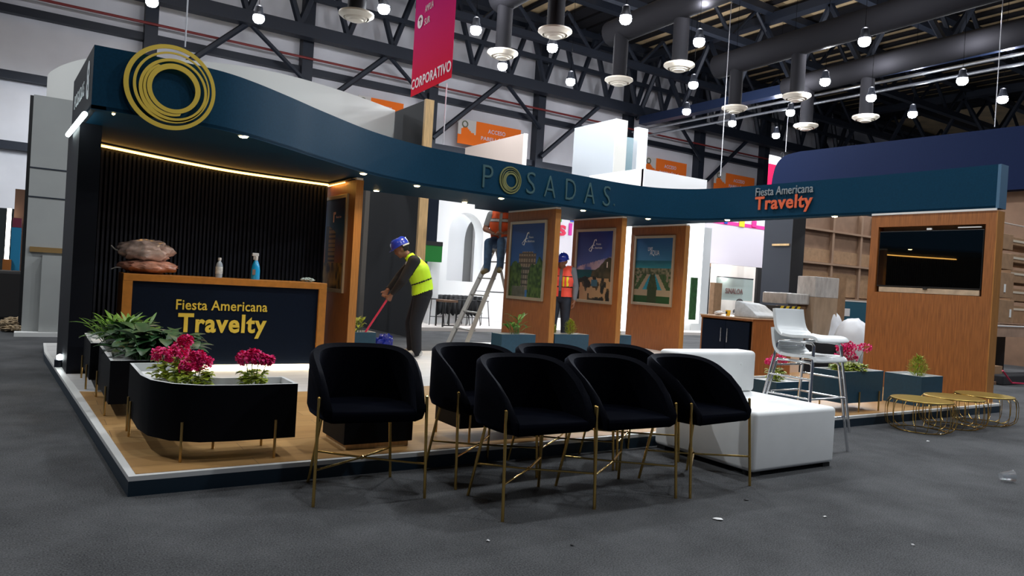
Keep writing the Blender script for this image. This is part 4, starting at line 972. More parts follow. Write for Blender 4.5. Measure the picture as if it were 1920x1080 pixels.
T, W1 = person('person in a blue hard hat and lime vest bending to sweep with a red broom', (3.97, 5.02, PT), (-.9, .435), dict(
    pelvis=(-.07, 0, .86), waist=(-.06, 0, .99), chest=(.01, 0, 1.17), neck=(.15, 0, 1.37), head=(.25, 0, 1.46), look=(.9, 0, -.50),
    shoulder_l=(.07, -.19, 1.30), shoulder_r=(.09, .18, 1.28), elbow_l=(.20, -.23, 1.03), elbow_r=(.27, .19, 1.06), hand_l=(.345, -.08, .83), hand_r=(.41, .04, .88),
    handdir_l=(.35, .3, -.8), handdir_r=(.35, -.25, -.8),
    hip_l=(-.07, -.09, .82), hip_r=(-.06, .09, .82), knee_l=(.0, -.10, .46), knee_r=(.06, .10, .46), ankle_l=(-.04, -.10, .07), ankle_r=(.03, .10, .07), toe_l=(.12, -.11, .036), toe_r=(.19, .12, .036)),
    dict(skin=SKIN, shirt=BLK, legs=mat('black_trousers', (.006, .007, .012), .85), shoe=mat('black_white_shoe', (.35, .35, .34), .5, noise=.9, nscale=18), vest=HIV, stripes=((.28, .31, BLACK), (.80, .86, REFL)), curl=.75, open=True, bulk=1.22), BLUEH)
T = thing('broom', 'broom with a red-pink handle held by the bending person', 'broom', (3.97, 5.02, PT))
a, b = W1((.30, -.02, .93)), W1((.78, -.02, .10))
bm = NB(); rod(bm, a, b, .014, 12); obj('handle', bm, mat('red_pink_handle', (.72, .04, .10), .4), T)
bm = NB(); bx(bm, -.15, -.03, .07, .15, .03, .11, .008); o = obj('head_block', bm, mat('blue_block', (.02, .05, .4), .5), T); o.location = W1((.78, -.02, 0)); o.rotation_euler = (0, 0, 1.2)
bm = NB(); bx(bm, -.15, -.035, .0, .15, .035, .07, .004); o = obj('bristles', bm, mat('bristles', (.05, .05, .06), .9), T); o.location = W1((.78, -.02, 0)); o.rotation_euler = (0, 0, 1.2)
person('person in a blue hard hat, coral vest and dark jeans standing between two poster panels', (7.27, 6.15, PT), (-.72, -.70), dict(
    pelvis=(0, 0, .88), waist=(0, 0, 1.0), chest=(.01, 0, 1.18), neck=(.01, 0, 1.42), head=(.03, 0, 1.51), look=(.9, .25, -.25),
    shoulder_l=(0, -.185, 1.36), shoulder_r=(0, .185, 1.36), elbow_l=(-.02, -.25, 1.07), elbow_r=(.02, .24, 1.08), hand_l=(.06, -.25, .82), hand_r=(.16, .20, .87),
    hip_l=(0, -.09, .84), hip_r=(0, .09, .84), knee_l=(.02, -.10, .46), knee_r=(.05, .10, .46), ankle_l=(-.02, -.10, .07), ankle_r=(.02, .11, .07), toe_l=(.15, -.12, .036), toe_r=(.19, .13, .036)),
    dict(skin=SKIN, shirt=mat('grey_blue_shirt', (.16, .19, .24), .8), legs=DDEN, shoe=BLK, vest=PKV, stripes=((.34, .37, BLACK), (.66, .69, BLACK)), curl=.4, open=True, bulk=1.05, patch=True), BLUEH)
tp = thing('person', 'person in a grey T-shirt, orange vest and torn jeans sitting on top of the ladder', 'person') if False else None
person('person in a grey T-shirt, orange vest and blue jeans seated on top of the ladder', (6.64, 7.2, 1.80), (-.70, -.71), dict(
    pelvis=(0, 0, .12), waist=(.0, 0, .20), chest=(.03, 0, .42), neck=(.05, 0, .66), head=(.09, 0, .77), look=(.9, 0, -.35),
    shoulder_l=(.03, -.21, .60), shoulder_r=(.03, .21, .60), elbow_l=(.06, -.29, .33), elbow_r=(.04, .30, .33), hand_l=(.27, -.09, .26), hand_r=(.26, .08, .24),
    hip_l=(.02, -.10, .10), hip_r=(.02, .10, .10), knee_l=(.42, -.10, .10), knee_r=(.40, .14, .07), ankle_l=(.42, -.10, -.36), ankle_r=(.40, .14, -.40), toe_l=(.58, -.12, -.42), toe_r=(.56, .17, -.46)),
    dict(skin=SKIN2, shirt=mat('grey_tshirt', (.30, .31, .31), .85), legs=DENIM, shoe=mat('tan_boot', (.16, .12, .05), .8), vest=ORV, stripes=((.66, .74, REFL), (.74, .755, BLACK), (.645, .66, BLACK)), sleeve=('uparm', .75), curl=.8, open=True, bulk=1.15), None)
# ------------------------------------------------------------------ ladder
T = thing('step_ladder', 'tall aluminium step ladder standing behind the stand, a person on top', 'ladder', (6.68, 7.32, 0))
for s in (-1, 1):
    bm = NB(); a = Vector((0, s*.20, 1.79)); b = Vector((-.78, s*.31, 0)); rod(bm, b, a, .05, 4); obj('front_rail', bm, ALU, T)
    bm = NB(); rod(bm, (.72, s*.29, 0), (.06, s*.19, 1.78), .035, 4); obj('rear_rail', bm, ALU, T)
    bm = NB(); rod(bm, (-.35, s*.25, 1.0), (.36, s*.24, 1.0), .006, 6); obj('spreader', bm, STEEL, T)
for k in range(1, 6):
    z = k*.31; t = z/1.86; x = -.78*(1-t); w_ = .31-.11*t
    bm = NB(); bx(bm, x-.02, -w_, z-.012, x+.08, w_, z+.012); obj('step', bm, ALU, T)
    bm = NB(); rod(bm, (.72*(1-t)+.06*t, -.29+.1*t, z), (.72*(1-t)+.06*t, .29-.1*t, z), .010, 6); obj('rear_brace', bm, ALU, T)
bm = NB(); bx(bm, -.12, -.23, 1.765, .14, .23, 1.80, .006); obj('top_cap', bm, ALU, T)
# blue bag by the panel
p = at(706, 644, z=.0)
o = mound('blue_bag', '', (3.70, 5.42, PT), .13, .10, .13, mat('royal_blue_plastic', (.01, .03, .42), .35, coat=.4), None, 41, 5, .5); tag(o, 'crumpled royal blue plastic bag on the floor by the red broom handle', 'bag')

# ------------------------------------------------------------------ neighbouring stands
# big white curved fascia behind
ZT = 4.6
cp = [at(x, y, z=ZT) for x, y in ((105, 128), (135, 116), (175, 109), (280, 108), (400, 117), (480, 128), (560, 146), (640, 170), (700, 191), (741, 207))]
c0 = cp[0]; pts = [(c0.x+.05, c0.y+2.2), (c0.x-.12, c0.y+.9)]+[(p.x, p.y) for p in cp]
pts = spline(pts, 4); inn = offset2(pts, .08)
bm = NB(); prism(bm, pts+inn[::-1], 3.55, ZT); T = thing('curved_fascia', 'big white curved fascia of the neighbouring stand above the navy canopy', 'fascia')
obj('board', bm, mat('offwhite_board', (.66, .66, .63), .6), T, smooth=30)
bm = NB(); prism(bm, pts+[(cp[-1].x, cp[-1].y+.1), (cp[-1].x-2, cp[-1].y+3), (c0.x+1, c0.y+3)], 3.5, 3.55); obj('underside', bm, mat('grey_board', (.22, .22, .21), .7), T)
# dark wall panel with pine edge
T = thing('stand_partition', 'tall unpainted dark wall panel with a pine edge behind the bending person', 'wall panel')
bm = NB(); bx(bm, 5.76, 8.87, 0, 5.84, 12.2, 4.62); obj('board', bm, mat('charcoal_board', (.022, .024, .028), .8), T)
bm = NB(); bx(bm, 5.74, 8.80, 0, 5.92, 8.87, 4.63); obj('pine_edge', bm, PINE, T)
pa = at(670, 630, Y=9.6); pb = at(693, 352, Y=9.6)
bm = NB(); bx(bm, pa.x, 9.6, 0, pb.x+.02, 9.7, 3.0); tag(obj('grey_board', bm, mat('greybrown_board', (.13, .115, .10), .8)), 'grey-brown board right behind the amber poster panel', 'board')
# arch booth
Ya = 13.0
T = thing('arch_partition', 'bright white wall with a tall arched opening behind the ladder', 'wall panel')
WW = mat('bright_white_wall', (.85, .87, .88), .6)
a = at(822, 375, Y=Ya); b = at(975, 640, Y=Ya); xl, xr = a.x, at(985, 500, Y=Ya).x
def arch_panel(name, xl, xr, ax0, ax1, y0, y1, zs, zt_, zb_, ztop, m, T):
    bm = NB(); bx(bm, xl, y0, .08, ax0, y1, ztop); bx(bm, ax1, y0, .08, xr, y1, ztop); bx(bm, ax0, y0, .08, ax1, y1, zb_)
    N = 16; rr_ = (ax1-ax0)/2; cxa = (ax0+ax1)/2; arch = [(cxa-rr_*math.cos(math.pi*k/N), zs+(zt_-zs)*math.sin(math.pi*k/N)) for k in range(N+1)]
    for (p, q) in zip(arch, arch[1:]):
        vv = [bm.verts.new((x, y, z)) for y in (y0, y1) for x, z in ((p[0], p[1]), (q[0], q[1]), (q[0], ztop), (p[0], ztop))]
        for fi in ((0, 1, 2, 3), (7, 6, 5, 4), (0, 4, 5, 1)): bm.faces.new([vv[t] for t in fi])
    obj(name, bm, m, T)
ax0, ax1 = at(838, 500, Y=Ya).x, at(903, 500, Y=Ya).x; zs = at(870, 440, Y=Ya).z; zb_ = at(870, 528, Y=Ya).z; zt_ = at(870, 398, Y=Ya).z
arch_panel('wall', xl, xr, ax0, ax1, Ya, Ya+.45, zs, zt_, zb_, 4.3, WW, T)
Yb2 = Ya+1.3; bx0, bx1 = at(868, 500, Y=Yb2).x, at(906, 500, Y=Yb2).x
arch_panel('inner_arch', at(800, 500, Y=Yb2).x, at(960, 500, Y=Yb2).x, bx0, bx1, Yb2, Yb2+.2, at(880, 455, Y=Yb2).z, at(880, 410, Y=Yb2).z, .3, 4.3, mat('soft_white_board', (.70, .71, .73), .6), T)
bm = NB(); bx(bm, at(866, 500, Y=Yb2+.6).x, Yb2+.6, .08, at(885, 500, Y=Yb2+.6).x, Yb2+.7, 4.0); obj('inner_pillar', bm, mat('grey_pillar', (.22, .22, .22), .7), T)
bm = NB(); bx(bm, at(883, 500, Y=Yb2+.55).x, Yb2+.5, .08, at(915, 500, Y=Yb2+.6).x, Yb2+.55, 4.0); obj('inner_board', bm, mat('grey_board_light', (.42, .41, .41), .7), T)
fl0 = at(640, 636, z=.08)
bm = NB(); bx(bm, 6.0, 10.6, 0, 16.5, 16, .08); tag(obj('white_platform', bm, mat('cream_floor', (.75, .70, .66), .4)), 'pale raised floor of the white stand behind the ladder', 'platform')
# draped counter, high tables, stools
T = thing('draped_counter', 'long counter covered with black plastic sheeting behind the ladder', 'counter'); a = at(803, 553, Y=12); b = at(903, 592, Y=12)
bm = NB(); n_ = 40; vsr = []
for k in range(n_+1):
    x = a.x+(b.x-a.x)*k/n_; yo = .04*math.sin(k*1.9)+.02*math.sin(k*4.1)
    vsr.append([bm.verts.new((x, 12+yo, b.z+.04*math.sin(k*2.3))), bm.verts.new((x, 12+yo*.5, a.z+.02*math.sin(k*1.3))), bm.verts.new((x, 12.6, a.z+.02*math.sin(k*2.0)))])
for p, q in zip(vsr, vsr[1:]): bm.faces.new((p[0], p[1], q[1], q[0])); bm.faces.new((p[1], p[2], q[2], q[1]))
obj('sheeting', bm, mat('black_sheeting', (.012, .013, .015), .6, noise=.5, nscale=6, spec=.2), T, smooth=0)
bm = NB(); bx(bm, a.x+.1, 12.15, .08, b.x-.1, 12.5, a.z-.05); obj('body', bm, WW, T)
def tall_table(label, x, y, w, h, m, name='side_table'):
    T = thing(name, label, 'table', (x, y, .08)); bm = NB(); bx(bm, -w/2, -w/2, h-.05, w/2, w/2, h); obj('tabletop', bm, m, T)
    for sx in (-1, 1):
        for sy in (-1, 1): bm = NB(); bx(bm, sx*w*.45-.015, sy*w*.45-.015, 0, sx*w*.45+.015, sy*w*.45+.015, h-.05); obj('leg', bm, BLACK, T)
    bm = NB(); bx(bm, -w*.45, -w*.45-.012, .02, w*.45, -w*.45+.012, .045); obj('stretcher', bm, BLACK, T)
p = at(836, 600, Y=11.0); tall_table('small square table with brown top and black legs by the draped counter', p.x, 11.0, .38, .62, CARDD)
for i, xx in enumerate((812, 860, 880, 897)):
    p = at(xx, 600, Y=11.6)
    T = thing('bar_chair', 'thin black-framed bar chair, %s along the draped counter' % ('leftmost', 'second from the left', 'third from the left', 'rightmost')[i], 'stool', (p.x, 11.6, .08), 0, 'black bar chairs at the draped counter')
    bm = NB(); bx(bm, -.17, -.17, .60, .17, .17, .62); obj('seat', bm, BLACK, T)
    for sx in (-1, 1):
        for sy in (-1, 1): bm = NB(); rod(bm, (sx*.2, sy*.2, 0), (sx*.15, sy*.15, .6), .010, 6); obj('leg', bm, BLACK, T)
    bm = NB(); rod(bm, (-.19, -.19, .2), (.19, -.19, .2), .008, 6); obj('stretcher', bm, BLACK, T)
T = thing('green_sign', 'green rectangular sign box with a black top by the hall column', 'sign'); Yg = 11.5
a = at(785, 458, Y=Yg); b = at(828, 492, Y=Yg); bm = NB(); bx(bm, a.x, Yg, b.z, b.x, Yg+.2, a.z); obj('box', bm, mat('green_sign', (.01, .22, .03), .4), T)
a2 = at(785, 450, Y=Yg); bm = NB(); bx(bm, a.x, Yg-.01, a.z, b.x, Yg+.2, a2.z); obj('top_rail', bm, BLACK, T)
p = at(808, 640, Y=11.8); bm = NB(); bx(bm, p.x-.12, 11.8, 0, p.x+.12, 12.0, b.z+.1); obj('post', bm, WW, T)
p = at(812, 400, Y=12.6); bm = NB(); bx(bm, p.x-.13, 12.6, .08, p.x+.15, 12.8, 3.7); tag(obj('navy_post', bm, NAVY2), 'dark navy post rising behind the green sign', 'post')
def ywall(name, cat, label, xn, yt, xf, ytf, Yn, th, m, me=None, z0=0):
    """wall running away from the viewer: near end seen at (xn,yt), far top corner at (xf,ytf)"""
    n = at(xn, yt, Y=Yn); f = at(xf, ytf, X=n.x)
    T = thing(name, label, cat); bm = NB(); bx(bm, n.x, Yn+.03, z0, n.x+th, min(f.y, 25), n.z); obj('board', bm, m, T)
    bm = NB(); bx(bm, n.x-.005, Yn, z0, n.x+th, Yn+.03, n.z+.005); obj('end_edge', bm, me or m, T); return n, f
ywall('stand_partition', 'wall panel', 'peach-white wall panel rising above the canopy left of the header sign ring', 983, 250, 872, 285, 16, .15, mat('peach_board', (.40, .33, .29), .6), mat('peach_end', (.55, .52, .50), .6), 4.2)
ywall('stand_partition', 'wall panel', 'tall grey-white wall above the right half of the header sign', 1156, 222, 1076, 262, 14.2, .5, mat('cool_board', (.27, .29, .31), .6), mat('cream_end', (.40, .39, .36), .6))
pbox('teal_panel', 'panel', 'teal glazed panel beside the tall grey-white wall', 1168, 255, 1200, 330, 15.5, .1, mat('teal_glass', (.03, .09, .11), .4), 0)
pbox('white_post', 'post', 'slim white post right of the teal panel', 1197, 238, 1210, 330, 14.6, .2, mat('post_white', (.40, .42, .44), .6), 0)
# lit white booth
n = at(1208, 315, Y=11.5); f = at(1105, 332, X=n.x); r = at(1326, 337, Y=11.5)
T = thing('white_booth', 'brightly lit plain white stand behind the poster panels', 'booth')
GLOWW = mat('bright_board', (.68, .68, .68), .5)
bm = NB(); bx(bm, n.x, 11.52, 2.55, n.x+.1, f.y, n.z); bx(bm, n.x, 11.5, 2.55, r.x, 11.6, n.z-.02); obj('fascia', bm, GLOWW, T)
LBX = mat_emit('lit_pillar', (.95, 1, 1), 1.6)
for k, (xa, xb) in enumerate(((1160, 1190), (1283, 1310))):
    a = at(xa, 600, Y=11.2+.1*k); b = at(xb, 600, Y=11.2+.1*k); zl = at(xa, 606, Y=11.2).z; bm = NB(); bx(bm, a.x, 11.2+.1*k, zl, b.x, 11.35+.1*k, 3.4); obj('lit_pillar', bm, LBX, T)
a = at(1160, 640, Y=11.3); b = at(1320, 640, Y=11.3); bm = NB(); bx(bm, a.x-.3, 11.4, .08, b.x, 11.5, .75); obj('base_board', bm, WW, T)
pbox('plant_shape', 'plant', 'narrow dark green leaf shape against the lit white pillar', 1297, 520, 1304, 600, 11.0, .04, LEAFD)
a = at(1308, 418, Y=11.35); b = at(1322, 640, Y=11.35); bm = NB(); bx(bm, a.x, 11.35, 0, b.x, 11.5, 3.2); obj('side_board', bm, mat('grey_white', (.55, .57, .58), .6), T)
# SI sign wall behind first/second panel
T = thing('sign_board', 'white wall panel with big magenta letters SI between two poster panels', 'sign'); a = at(1020, 398, Y=12.5); b = at(1090, 490, Y=12.5)
bm = NB(); bx(bm, a.x, 12.5, 1.4, b.x, 12.6, 3.9); obj('board', bm, mat('lilac_white', (.66, .63, .68), .6), T)
p = at(1053, 432, Y=12.5); lettering('letter', 'S', .30, .30, mat('crimson_letter', (.62, .01, .06), .5), (p.x, 12.49, p.z), 0, T, .02, .05)
p = at(1069, 430, Y=12.5); lettering('letter', 'I', .11, .34, mat('magenta_letter', (.60, .01, .30), .5), (p.x, 12.49, p.z), 0, T, .02, .03)
for (x, y, c, nm) in ((1050, 410, (.01, .35, .06), 'green'), (1074, 410, (.01, .08, .5), 'blue')):
    p = at(x, y, Y=12.47); bm = NB(); bx(bm, p.x-.07, 12.475, p.z-.09, p.x+.07, 12.498, p.z+.09, .01); tag(obj('paper_flag', bm, mat('paper_'+nm, c, .7)), 'small %s paper flag above the magenta letters' % nm, 'flag')
# Sinaloa stand
T = thing('hanging_board', 'pale lilac hanging wall with a pink band beyond the bar cabinet', 'wall panel'); Ys = 13.0
a = at(1312, 422, Y=Ys); b = at(1440, 494, Y=Ys)
bm = NB(); bx(bm, a.x, Ys, 2.25, b.x+.3, Ys+.15, 4.0); obj('board', bm, mat('lilac_board', (.58, .55, .62), .6), T)
bm = NB(); bx(bm, a.x, Ys-.01, 3.60, b.x+.3, Ys, 3.72); obj('pink_band', bm, mat('pink_band', (.75, .03, .28), .5), T)
FL = [(1362, 415, 8, (.02, .03, .4), 'blue'), (1392, 418, 13, (.95, .62, .01), 'yellow'), (1415, 420, 11, (.8, .02, .25), 'pink'), (1438, 427, 7, (.95, .5, .01), 'amber')]
for x, y, s, c, nm in FL:
    p = at(x, y, Y=12.96); h_ = s*.0105; bm = NB(); bx(bm, p.x-h_, 12.965, p.z-h_, p.x+h_, 12.988, p.z+h_, .01); tag(obj('paper_flag', bm, mat('paper_'+nm, c, .7)), nm+' cut-paper flag hanging under the canopy by the pink band', 'flag', 'cut-paper flags')
T = thing('sinaloa_stand', 'cream stand wall with wooden posts and a glass nameplate reading SINALOA', 'booth'); Yc = 15
a = at(1318, 478, Y=Yc); b = at(1445, 478, Y=Yc); bm = NB(); bx(bm, a.x-.5, Yc, 0, b.x+.5, Yc+.1, 4); obj('back_wall', bm, mat('cream_wall', (.80, .74, .68), .6), T)
for (x0_, x1_, nm) in ((1318, 1333, 'a'), (1422, 1432, 'b')):
    a = at(x0_, 478, Y=14.2); b = at(x1_, 500, Y=14.2); bm = NB(); bx(bm, a.x, 14.2, b.z, b.x, 14.3, a.z+.3); obj('post_block', bm, CARD, T); bm = NB(); bx(bm, a.x+.03, 14.2, 0, b.x, 14.3, b.z); obj('dark_post', bm, BLACK, T)
a = at(1345, 518, Y=14); b = at(1410, 565, Y=14); bm = NB(); bx(bm, a.x, 14, b.z, b.x, 14.03, a.z); obj('glass_plate', bm, mat('pale_green_glass', (.42, .52, .50), .2), T)
bm = NB(); bx(bm, a.x, 13.99, a.z-.02, b.x, 14.0, a.z+.01); obj('plate_frame', bm, STEEL, T)
p = at(1376, 546, Y=14); lettering('lettering', 'SINALOA', .95, .2, mat('muted_letters', (.22, .13, .12), .6), (p.x, 13.98, p.z), 0, T, .01, .02)
pbox('cardboard_post', 'box', 'upright narrow cardboard box behind the yellow cup', 1340, 530, 1352, 570, 9, .15, CARD, 0)
p = at(1386, 568, Y=10)
T = thing('person', 'person far behind the bar cabinet, only the dark-haired head and shoulders showing', 'person', (p.x, 10, 0))
B_ = [((0, 0, p.z-.75), (0, 0, p.z-.35), .15, .15, 'x'), ((-.14, 0, p.z-.25), (.14, 0, p.z-.25), .08, .08, 'x'), ((0, 0, p.z-.2), (0, 0, p.z-.08), .05, .05, 'x'), ((-.17, 0, p.z-.28), (-.2, -.05, p.z-.6), .05, .04, 'x'), ((.17, 0, p.z-.28), (.2, -.05, p.z-.6), .05, .04, 'x'), ((-.07, 0, .06), (-.08, 0, p.z-.7), .06, .09, 'x'), ((.07, 0, .06), (.08, 0, p.z-.7), .06, .09, 'x'), ((-.07, -.1, .05), (-.07, .05, .05), .045, .045, 'x'), ((.07, -.1, .05), (.07, .05, .05), .045, .045, 'x')]
bmesh_body = build_body(B_, [((0, 0, p.z), .1, (.8, .95, 1.1), None)], .02, 4); bmesh_body.materials.clear(); obj('body', bmesh_body, mat('dark_shirt', (.03, .03, .035), .8), T, smooth=0)
bm = NB(); ball(bm, (0, -.01, p.z+.03), .105, (.85, 1, .95), 3); obj('hair', bm, mat('black_hair', (.01, .008, .007), .8), T, smooth=0)
# dark column & brown board wall
T = thing('dark_pillar', 'dark charcoal boxed pillar beyond the bar cabinet', 'pillar'); a = at(1485, 450, Y=8.2); b = at(1509, 450, Y=8.2); yf = at(1432, 450, X=a.x).y
bm = NB(); bx(bm, a.x, 8.21, 0, a.x+.06, yf, 4.0); obj('side', bm, mat('pillar_lit_side', (.022, .026, .036), .8), T)  # side painted lighter as the lit face, black front as the shaded one
bm = NB(); bx(bm, a.x, 8.2, 0, b.x, 8.21, 4.0); bx(bm, a.x+.06, 8.21, 0, b.x, yf, 4.0); obj('front', bm, BLACK, T)
a2 = at(1481, 457, X=a.x); b2 = at(1449, 461, X=a.x); bm = NB(); bx(bm, a.x-.04, a2.y, b2.z, a.x, b2.y, a2.z); obj('wooden_bar', bm, PINE, T)
T = thing('board_partition', 'brown board backing wall with battens left of the television wall', 'wall panel'); Yb = 9.5
a = at(1495, 395, Y=Yb); b = at(1660, 600, Y=Yb)
bm = NB(); bx(bm, a.x, Yb, 0, a.x+9, Yb+.1, 4.0); obj('backing', bm, CARDD, T)
for x in (1560, 1613, 1638):
    q = at(x, 450, Y=Yb-.1); bm = NB(); bx(bm, q.x, Yb-.12, 0, q.x+.10, Yb, 4.0); obj('batten', bm, mat('batten', (.26, .16, .10), .8), T)
for y in (434, 496, 560):
    q = at(1560, y, Y=Yb-.1); bm = NB(); bx(bm, a.x, Yb-.14, q.z-.03, a.x+6, Yb, q.z+.03); obj('shelf_rail', bm, mat('batten', (.26, .16, .10), .8), T)
for y0_, y1_ in ((470, 494), (512, 556)):
    q0 = at(1560, y0_, Y=Yb); q1 = at(1560, y1_, Y=Yb); bm = NB(); bx(bm, a.x+.1, Yb-.05, q1.z, a.x+5.5, Yb-.001, q0.z); obj('board_panel', bm, CARD, T)
# packed goods behind the stools
T = thing('wrapped_carton', 'tall brown carton wrapped in clear film standing upright', 'box', (0, 0, 0))
a = at(1530, 519, Y=3.6); b = at(1566, 640, Y=3.6); bm = NB(); bx(bm, a.x, 3.6, 0, b.x, 3.95, a.z, .01); obj('carton', bm, mat('wrapped_card', (.34, .24, .16), .35, noise=.15, nscale=12, bump=.4, coat=.3, stretch=(1, 1, .3)), T)
bm = NB(); bx(bm, a.x-.004, 3.596, a.z-.35, b.x+.004, 3.954, a.z+.006, .01); obj('film', bm, FILM, T)
pbox('carton', 'box', 'open-topped brown carton behind the tall wrapped one', 1552, 518, 1580, 640, 4.1, .4, CARD, 0)
pbox('wrapped_bundle', 'bundle', 'long flat bundle in clear film resting across the cartons', 1476, 549, 1531, 573, 3.7, .5, FILM, None, .02)
pbox('carton', 'box', 'plain brown carton under the long film-wrapped bundle', 1492, 574, 1534, 650, 3.75, .4, CARD, 0)
HAZ = mat('hazard_black', (.02, .02, .02), .6)
T = thing('hazard_case', 'case with yellow and black hazard stripes behind the bar stools', 'box'); a = at(1459, 573, Y=3.5); b = at(1500, 584, Y=3.5)
bm = NB(); bx(bm, a.x, 3.5, 0, b.x, 3.74, a.z); obj('case', bm, HAZ, T)
bm = NB(); dx = (b.x-a.x)/8
for k in range(4):
    x = a.x+dx*(2*k+.3); v = [bm.verts.new((x+e, y, z)) for y in (3.495, 3.5) for e, z in ((0, b.z), (dx, b.z), (dx*1.8, a.z), (dx*.8, a.z))]
    for fi in ((0, 1, 2, 3), (7, 6, 5, 4), (0, 4, 5, 1), (1, 5, 6, 2), (2, 6, 7, 3), (3, 7, 4, 0)): bm.faces.new([v[t] for t in fi])
obj('stripes', bm, mat('hazard_yellow', (.85, .6, .02), .5), T)
T = thing('notice_board', 'teal blue board with a white notice pasted on it', 'panel'); a = at(1573, 563, Y=4.8); b = at(1632, 605, Y=4.8)
bm = NB(); bx(bm, a.x, 4.8, 0, b.x, 4.86, a.z); obj('board', bm, mat('teal_board', (.01, .10, .16), .5), T); bm = NB(); bx(bm, a.x, 4.79, a.z-.012, b.x, 4.86, a.z+.012); obj('top_edge', bm, TRIMW, T)
a = at(1578, 578, Y=4.79); b = at(1593, 593, Y=4.79); bm = NB(); bx(bm, a.x, 4.79, b.z, b.x, 4.799, a.z); obj('notice', bm, PAPER, T)
p = at(1606, 655, Y=3.0)
o = mound('white_sack', '', (p.x+.02, 3.1, 0), .30, .3, at(1600, 596, Y=3.1).z*.5, mat('white_sack', (.70, .70, .72), .5, bump=.3, nscale=4), None, 51, 2, .1); tag(o, 'large bulging white plastic sack beside the television wall', 'bag')
o = mound('white_sack', '', (p.x+.30, 3.75, .0), .26, .25, at(1610, 580, Y=3.75).z*.5, MATS['white_sack'], None, 52, 2, .15); tag(o, 'pale pointed sack leaning behind the bulging one', 'bag')
p = at(1563, 640, Y=3.3); o = mound('film_heap', '', (p.x+.12, 3.3, 0), .13, .12, .32, FILM, None, 53, 7, .4); tag(o, 'heap of crumpled clear film beside the tall wrapped carton', 'film')
pbox('dark_crate', 'crate', 'dark low crate behind the magenta flowers', 1500, 640, 1610, 690, 3.2, .05, BLACK, 0)
pbox('grey_ducting', 'box', 'pale grey ribbed box seen through the bar stool legs', 1483, 662, 1512, 700, 3.3, .3, mat('pale_ribbed', (.45, .46, .47), .5), 0)
# right side: carton stacks, pallet, dark gear, navy header
k = 0
rows_ = [(1868, 1893, 432, 470), (1868, 1893, 470, 507), (1868, 1893, 507, 560), (1868, 1893, 560, 606)]
nm = ['topmost', 'second from the top', 'third from the top', 'lowest']
TAPE = mat('pale_tape', (.55, .48, .38), .4)
for i, (x0_, x1_, y0_, y1_) in enumerate(rows_):
    a = at(x0_-14, y0_, Y=1.9); b = at(x1_+6, y1_, Y=1.9)
    T = thing('carton', 'film-taped brown carton, %s in the column right of the television wall' % nm[i], 'box', group='cartons in the left column'); bm = NB(); bx(bm, a.x, 1.9, b.z+.004, b.x, 2.5, a.z, .006); obj('box', bm, CARD, T)
    if i > 1: bm = NB(); bx(bm, b.x-.16-.2*(i == 2), 1.893, b.z+.1, b.x-.10-.2*(i == 2), 1.9, b.z+.24); obj('paper_label', bm, TRIMW, T)
for i, (y0_, y1_) in enumerate(((443, 475), (475, 505), (505, 540), (540, 572), (572, 610))):
    a = at(1893, y0_, Y=2.2); b = at(1990, y1_, Y=2.2)
    T = thing('carton', 'brown carton, %s in the stack at the right edge of the view' % ['topmost', 'second from the top', 'third from the top', 'fourth from the top', 'lowest'][i], 'box', group='cartons at the right edge'); bm = NB(); bx(bm, a.x+.06, 2.2, b.z+.005, b.x, 2.9, a.z, .006); obj('box', bm, CARD, T)
    bm = NB(); bx(bm, a.x+.06, 2.193, a.z-.09, b.x, 2.2, a.z-.05); obj('tape', bm, TAPE, T)
a = at(1861, 610, Y=1.85); b = at(1990, 634, Y=1.85); T = thing('loaded_table', 'rough wooden table board carrying the carton stacks', 'table')
bm = NB(); bx(bm, a.x, 1.85, b.z, b.x, 2.95, a.z); obj('board', bm, mat('rough_board', (.30, .19, .13), .8, noise=.2, nscale=5), T)
bm = NB(); bx(bm, a.x, 1.84, a.z-.012, b.x, 1.86, a.z+.006); obj('edge', bm, PAPER, T)
bm = NB(); bx(bm, a.x+.05, 2.8, 0, b.x, 2.9, b.z); obj('back_panel', bm, BLACK, T)
for x in (a.x+.05, b.x-.15): bm = NB(); bx(bm, x, 2.0, 0, x+.08, 2.08, b.z); obj('leg', bm, BLACK, T)
pbox('carton', 'box', 'small brown carton on the floor under the table board', 1857, 687, 1878, 715, 1.7, .3, CARD, None)
pbox('carton', 'box', 'flattened dark carton on the floor behind the platform corner', 1857, 716, 1880, 733, 1.6, .4, CARDD, 0)
T = thing('folding_seat', 'black seat frame with a crimson tube at the right edge', 'chair'); q = [at(x, y, Y=1.4) for x, y in ((1880, 695), (1897, 718), (1960, 722))]
bm = NB(); tube(bm, q, .014, 8); obj('tube', bm, mat('crimson_tube', (.45, .01, .06), .4), T)
a = at(1885, 700, Y=1.45); b = at(1960, 742, Y=1.45); bm = NB(); bx(bm, a.x+.06, 1.5, 0, b.x, 1.8, a.z-.05, .02); obj('seat', bm, BLK, T)
T = thing('curved_header', 'huge dark indigo header with a rounded corner behind the right arm of the canopy', 'header'); Xh = 18.0
pl = [at(x, y, X=Xh) for x, y in ((1446, 350), (1449, 330), (1456, 308), (1472, 292), (1500, 284), (1920, 235))]; zb2 = at(1892, 356, X=Xh).z
pp = [(p.y, p.z) for p in pl]; sl_ = (pp[-1][1]-pp[-2][1])/(pp[-1][0]-pp[-2][0]); pp = [(pp[0][0], zb2)]+spline(pp[0:5], 4)+[pp[-1], (pp[-1][0]-4, pp[-1][1]-sl_*4)]; pp.append((pp[-1][0], zb2))
bm = NB(); fr = [bm.verts.new((Xh, y, z)) for y, z in pp]; bk = [bm.verts.new((Xh+.3, y, z)) for y, z in pp]
bm.faces.new(fr); bm.faces.new(bk[::-1])
